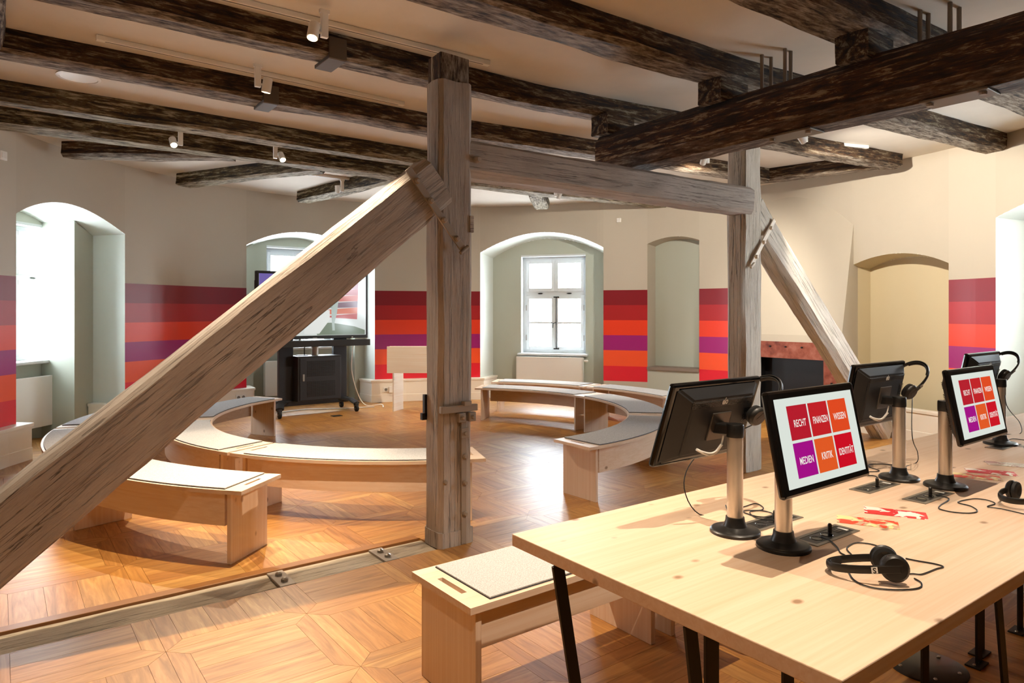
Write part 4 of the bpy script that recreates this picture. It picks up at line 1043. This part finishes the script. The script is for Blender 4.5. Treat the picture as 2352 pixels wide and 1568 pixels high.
# ================================================================== MONITORS
def monitor_stand(x, y, face, label, texts=True, tilt=.2):
    """face -1: screen towards the near side (-Y), +1: towards the far side"""
    r = empty('touch_monitor', (x, y, TZT), 0 if face < 0 else math.pi); tag(r, label, 'monitor', 'touch monitors on column stands')
    MB().lathe([(.084, 0), (.084, .009), (.079, .014), (.074, .015), (.058, .016), (.040, .024), (.033, .040), (.031, .055), (.02, .056)], (0, 0, 0), 40).obj('base', 'black_plastic', r, smooth=True)
    MB().lathe([(.027, .05), (.027, .335), (.025, .336)], (0, 0, 0), 32).obj('column', 'aluminium', r, smooth=True)
    MB().lathe([(.029, .330), (.030, .335), (.030, .370), (.028, .375), (.004, .376)], (0, 0, 0), 32).obj('column_cap', 'black_plastic', r, smooth=True)
    arm = MB().box(-.026, .026, -.10, .02, .335, .372, .005).obj('arm', 'black_plastic', r)
    R = Matrix.Translation((0, -.115, .375)) @ Matrix.Rotation(-tilt, 4, 'X')
    W, H = .50, .308
    pan = MB().box(-W/2, W/2, -.014, .010, -H/2, H/2, .009).xform(R).obj('panel', 'black_gloss', r)
    bk = bmesh.new(); bmesh.ops.create_cube(bk, size=1)
    for q in bk.verts:
        s = 1 if q.co.y < 0 else .72; q.co = Vector((q.co.x*(W-.03)*s, .028+q.co.y*.04, q.co.z*(H-.02)*s))
    bmesh.ops.bevel(bk, geom=bk.edges[:], offset=.008, segments=2, affect='EDGES')
    MB().frombm(bk).xform(R).obj('back_shell', 'black_matte', r)
    vp = MB().box(-.052, .052, .046, .053, -.052, .052, .002).xform(R).obj('mount_plate', 'steel_dark', r); tag(vp, 'grey steel mounting plate')
    mb = MB()
    for i in range(46):
        for j in range(5): mb.box(-.17+i*.0076, -.1665+i*.0076, .0475, .0483, .078+j*.006, .081+j*.006)
    for i in range(7):
        for j in range(24): mb.box(-.176+i*.0065, -.1725+i*.0065, .0475, .0483, -.09+j*.0062, -.0865+j*.0062)
    v = mb.xform(R).obj('vent_slots', 'black_gloss', r); v['kind'] = 'stuff'
    me = text_mesh('elo', .034, .75, .0012); lg = bpy.data.objects.new('maker_logo', me); COL.objects.link(lg); lg.parent = r; me.materials.append(MATS['logo_white'])
    lg.matrix_local = R @ Matrix.Translation((0, .0492, .094)) @ Matrix.Rotation(math.pi, 4, 'Z') @ Matrix.Rotation(math.pi/2, 4, 'X')
    MB().tube(smooth_path([(.02, -.04, .30), (.03, -.06, .27), (.06, -.07, .265), (.10, -.085, .285)]), .005, 8).tube(smooth_path([(.01, -.04, .33), (.015, -.05, .29), (.05, -.06, .27), (.09, -.08, .28)]), .003, 6).obj('rear_cables', 'cable_white' if face > 0 else 'cable_black', r, smooth=True)
    if texts:
        sw, sh = .476-.03, .268-.01
        scr = MB().box(-sw/2, sw/2, -.0150, -.0138, -sh/2, sh/2).xform(R).obj('screen', 'screen_white', r)
        names = [('RECHT', 'recht'), ('FINANZEN', 'finanzen'), ('WISSEN', 'wissen'), ('MEDIEN', 'medien'), ('KRITIK', 'kritik'), ('IDENTITÄT', 'ident')]
        tw, th_, gx, gz = .108, .101, .0085, .0085
        for k, (t, mt) in enumerate(names):
            ix, iz = k % 3, k//3; cx = (ix-1)*(tw+gx)+.004; cz = (.5-iz)*(th_+gz)
            MB().box(cx-tw/2, cx+tw/2, -.01545, -.0149, cz-th_/2, cz+th_/2).xform(R).obj('menu_tile', 'screen_'+mt, scr)
            me = TEXTS.setdefault(t, text_mesh(t, .030, (.60 if len(t) > 7 else .72), .0004))
            if not me.materials: me.materials.append(MATS['screen_text'])
            tx = bpy.data.objects.new('menu_lettering', me); COL.objects.link(tx); tx.parent = scr
            tx.matrix_local = R @ Matrix.Translation((cx+.004, -.0158, cz-.004)) @ Matrix.Rotation(math.pi/2, 4, 'X')
    return r
TEXTS = {}
m1 = monitor_stand(2.035, 1.42, 1, 'black monitor seen from behind, nearest the front post, headphones on it', False, tilt=.32)
m2 = monitor_stand(2.03, 1.235, -1, 'black touch monitor nearest the viewer showing six coloured menu tiles')
m3 = monitor_stand(3.285, 1.425, 1, 'black monitor seen from behind in front of the pale brace', False)
m4 = monitor_stand(3.30, 1.24, -1, 'touch monitor with red reflection showing six tiles, right of centre', tilt=.19)
m5 = monitor_stand(4.62, 1.45, 1, 'black monitor seen from behind, farthest along the table', False)
m6 = monitor_stand(4.62, 1.25, -1, 'touch monitor beyond the right edge of the view')

# ---- power strips let into the table
def socket_strip(px, py, label, plug=True):
    c = P(px, py, TZT); r = empty('table_socket', c, ta); tag(r, label, 'power socket', 'power sockets let into the tabletop')
    xs = [-.135, -.118, .118, .135]; ys = [-.045, -.032, .032, .045]
    slab([[(x, y) for y in ys] for x in xs], lambda i, j: not (i == 1 and j == 1), .0003, .003).obj('bezel', 'grey_socket', r)
    MB().box(-.117, .117, -.031, .031, -.004, .0022).obj('insert', 'black_plastic', r)
    for x in (-.065, .0): MB().lathe([(.020, .0022), (.019, .0034), (.016, .0024), (.004, .0023)], (x, 0, 0), 18).obj('outlet', 'black_gloss', r)
    for x in (.06, .075): MB().box(x-.003, x+.003, -.012, .012, .002, .0036).obj('usb_port', 'steel', r)
    MB().box(.095, .110, -.018, .018, .002, .003).obj('label_strip', 'logo_white', r)
    if plug: MB().lathe([(.007, .003), (.007, .03), (.004, .034)], (.03, .006, 0), 10).obj('plug', 'headphone_black', r)
socket_strip(1899, 1229, 'table power socket in the shadow of the nearest touch monitor'); socket_strip(1772, 1197, 'table power socket between the two nearest monitor stands')
socket_strip(2010, 1118, 'table power socket before the second rear-facing monitor'); socket_strip(2133, 1140, 'table power socket left of the second touch monitor')
socket_strip(2304, 1024, 'table power socket behind the farthest monitor base', False)

# ---- leaflets
def leaf(px, py, w, h, rz, mat, label, dz=0, panel=False):
    c = P(px, py, TZT); r = MB().box(-w/2, w/2, -h/2, h/2, .0004+dz, .0016+dz).obj('leaflet', mat); r.location = c; r.rotation_euler = (0, 0, rz); tag(r, label, 'leaflet', 'printed leaflets on the table')
    if panel: MB().box(.01, .07, -h*.28, h*.28, .0017+dz, .0019+dz).obj('printed_panel', 'paper_white', r)
leaf(1992, 1199, .20, .10, math.radians(-62), 'leaflet_photo_print', 'colourful printed leaflet with photographs near the nearest touch monitor')
leaf(2056, 1178, .21, .10, math.radians(-62), 'leaflet_red_print', 'red and white printed leaflet behind the colourful one', panel=True)
leaf(2240, 1094, .20, .10, math.radians(-62), 'leaflet_photo_print', 'red tinted leaflet right of the second touch monitor, nearer one')
leaf(2275, 1084, .20, .10, math.radians(-62), 'leaflet_red_print', 'red tinted leaflet right of the second touch monitor, farther one')
leaf(2320, 1067, .20, .10, math.radians(-62), 'leaflet_pale_print', 'pale leaflet before the farthest monitor base')

# ================================================================== HEADPHONES
def headphones(label):
    """local: cups on the Y axis, band bulging towards +X"""
    r = empty('headphones'); tag(r, label, 'headphones', 'black on-ear headphones')
    n = 28; D, HW = .158, .068
    pts = [(D*math.sin(math.pi*i/n)**.8 if 0 < i < n else 0.0, -HW*math.cos(math.pi*i/n)*(1+.12*math.sin(math.pi*i/n)), 0) for i in range(n+1)]
    band = MB().tube(pts, .01, 8, flat=(.012, .0042)).obj('headband', 'headphone_black', r, smooth=True)
    MB().tube([(q[0]*.955-.001, q[1]*.93, q[2]) for q in pts[7:-7]], .01, 8, flat=(.011, .0035)).obj('band_pad', 'headphone_pad', r, smooth=True)
    for s in (-1, 1):
        y = s*.060
        MB().lathe([(.006, y+s*.014), (.030, y+s*.013), (.037, y+s*.006), (.038, y-s*.002), (.034, y-s*.006), (.006, y-s*.006)], (-.005, 0, 0), 30, 'Y').obj('ear_cup', 'headphone_black', r, smooth=True)
        MB().lathe([(.010, y-s*.006), (.030, y-s*.007), (.036, y-s*.013), (.034, y-s*.022), (.024, y-s*.025), (.012, y-s*.019)], (-.005, 0, 0), 30, 'Y').obj('ear_pad', 'headphone_pad', r, smooth=True)
        MB().box(-.018, .052, y+s*.012-.0025, y+s*.012+.0025, -.0105, .0105, .002).obj('slider_arm', 'headphone_black', r)
        me = TEXTS.setdefault('S', text_mesh('S', .020, 1, .0006))
        if not me.materials: me.materials.append(MATS['headphone_black'])
        pl = MB().box(.042, .058, min(y+s*.0148, y+s*.0154), max(y+s*.0148, y+s*.0154), -.0085, .0085).obj('logo_plate', 'logo_white', r)
        lt = bpy.data.objects.new('logo_letter', me); COL.objects.link(lt); lt.parent = pl
        lt.matrix_local = Matrix.Translation((.05, y+s*.0157, 0)) @ (Matrix.Rotation(math.pi, 4, 'Z') if s > 0 else Matrix.Identity(4)) @ Matrix.Rotation(math.pi/2, 4, 'X')
    return r
h1 = headphones('black headphones lying on the near table edge with tangled cable')
def pose(o, c, xd, yd):
    xd, yd = Vector(xd).normalized(), Vector(yd); zd = xd.cross(yd).normalized(); yd = zd.cross(xd)
    M = Matrix((xd, yd, zd)).transposed().to_4x4(); M.translation = c; o.matrix_world = M
pn = P(2012, 1303, TZT+.040); pf = P(2062, 1283, TZT+.042); yd = (pf-pn)
pm = P(1946, 1290, TZT+.035); mid = (pn+pf)/2
xd = Vector((pm.x-mid.x, pm.y-mid.y, -.012))
pose(h1, mid, xd, Vector((yd.x, yd.y, 0)))
h2 = copy_tree(h1); tag(h2, 'black headphones lying on the table, cut by the right edge')
c2 = P(2362, 1132, TZT+.040); pose(h2, c2, (-.93, .1, -.04), (.2, 1, 0))
def hang(mon, label, mx, my, side=1):
    o = copy_tree(h1); tag(o, label)
    o.scale = (1,1,1); pose(o, Vector((mx-.05*side, my, TZT+.375+.035)), (.55*side, -.35, .55), (.05, 1, .35)); return o
hang(m1, 'black headphones hooked over the corner of the nearest rear-facing monitor', 2.035+.235, 1.50)
hang(m3, 'black headphones hooked over the corner of the second rear-facing monitor', 3.285+.235, 1.50)
hang(m5, 'black headphones hooked over the corner of the farthest monitor', 4.62+.235, 1.53)
hang(m6, 'black headphones hooked over a monitor corner at the right edge', 4.40, 1.19, -1)
# headphone cables lying on the table
TC = TZT+.0035
def tcable(px_list, label, z=TC, extra=None):
    pts = [P(x, y, z) for x, y in px_list]
    if extra: pts += [Vector(e) for e in extra]
    return cable(smooth_path(pts), .0022, 'cable_black', label, 'headphone_cable')
tcable([(1886, 1231), (1905, 1240), (1922, 1255), (1930, 1268), (1940, 1274), (1949, 1279), (1958, 1276), (1945, 1260), (1955, 1250), (1970, 1246), (2000, 1249), (2022, 1257), (2026, 1270)], 'thin black cable from the near socket to the headphones')
tcable([(2080, 1282), (2110, 1288), (2145, 1294), (2167, 1301), (2150, 1306), (2118, 1318), (2095, 1317), (2075, 1319)], 'thin black cable loop right of the headphones')
tcable([(1945, 1300), (1960, 1330), (2000, 1348), (2060, 1354), (2110, 1350), (2116, 1338), (2100, 1328)], 'thin pale-shadowed cable loop in front of the headphones')
tcable([(1667, 1160), (1675, 1172), (1710, 1163), (1735, 1156), (1752, 1164), (1748, 1171), (1715, 1172), (1708, 1176), (1740, 1186), (1770, 1186), (1773, 1178), (1745, 1172), (1722, 1176), (1740, 1190), (1778, 1194)], 'thin black cable curled between the two nearest stands', extra=None)
cable(smooth_path([(2.29, 1.47, 1.10), (2.12, 1.62, .98), (2.06, 1.66, .86), (2.10, 1.62, TC), P(1700, 1176, TC)]), .0022, 'cable_black', 'thin black cable dropping from the nearest hung headphones', 'headphone_cable')
tcable([(1970, 1085), (1985, 1091), (2005, 1092), (2015, 1096), (2017, 1106)], 'thin black cable running into the socket by the second stand')
tcable([(2075, 1072), (2040, 1066), (2000, 1066), (1997, 1072), (2020, 1081), (1995, 1083)], 'thin black cable bent behind the second rear-facing stand', extra=None)
cable(smooth_path([(3.53, 1.47, 1.10), P(2095, 1000, .93), P(2108, 1040, .82), P(2105, 1062, TC), P(2075, 1072, TC)]), .0022, 'cable_black', 'thin black cable dropping from the second hung headphones', 'headphone_cable')
tcable([(2150, 1137), (2180, 1145), (2160, 1160), (2158, 1168), (2185, 1175), (2225, 1178), (2245, 1173), (2230, 1162), (2200, 1153), (2235, 1145), (2262, 1147), (2280, 1152), (2285, 1157), (2268, 1163), (2300, 1168), (2352, 1180)], 'thin black cable tangled right of the second touch monitor')
cable(smooth_path([(4.86, 1.5, 1.08), P(2312, 930, .98), P(2342, 970, .85), P(2344, 995, TC), P(2310, 997, TC)]), .0022, 'cable_black', 'thin black cable dropping from the farthest hung headphones', 'headphone_cable')
tcable([(2300, 1022), (2322, 1008), (2352, 1010), (2380, 1012)], 'thin black cable beside the farthest monitor base')

# ================================================================== BARE TREES OUTSIDE
def tree(x, y, z, h, label, seed):
    rd = random.Random(seed); mb = MB()
    def grow(p, d, L, r, k):
        q = p+d*L; mb.cyl(p, q, r, r*.65, 6)
        if k == 0: return
        for _ in range(3):
            nd = (d+Vector((rd.uniform(-.8, .8), rd.uniform(-.8, .8), rd.uniform(-.2, .5)))).normalized(); grow(p+d*L*rd.uniform(.6, 1), nd, L*rd.uniform(.55, .8), r*.55, k-1)
    grow(Vector((0, 0, 0)), Vector((0, 0, 1)), h*.4, .09, 5)
    o = mb.obj('bare_tree', 'bark'); o.location = (x, y, z); tag(o, label, 'tree', 'bare trees outside the windows'); return o
c = N3['M']+N3['n']*9; tree(c.x, c.y, -4.0, 8, 'bare tree seen faintly through the middle window', 3)
c = N2['M']+N2['n']*9; tree(c.x-.5, c.y, -4.0, 8, 'bare tree seen faintly through the window behind the screen', 4)
c = N1['M']+N1['n']*9; tree(c.x, c.y, -4.0, 7, 'bare tree seen faintly through the leftmost window', 5)
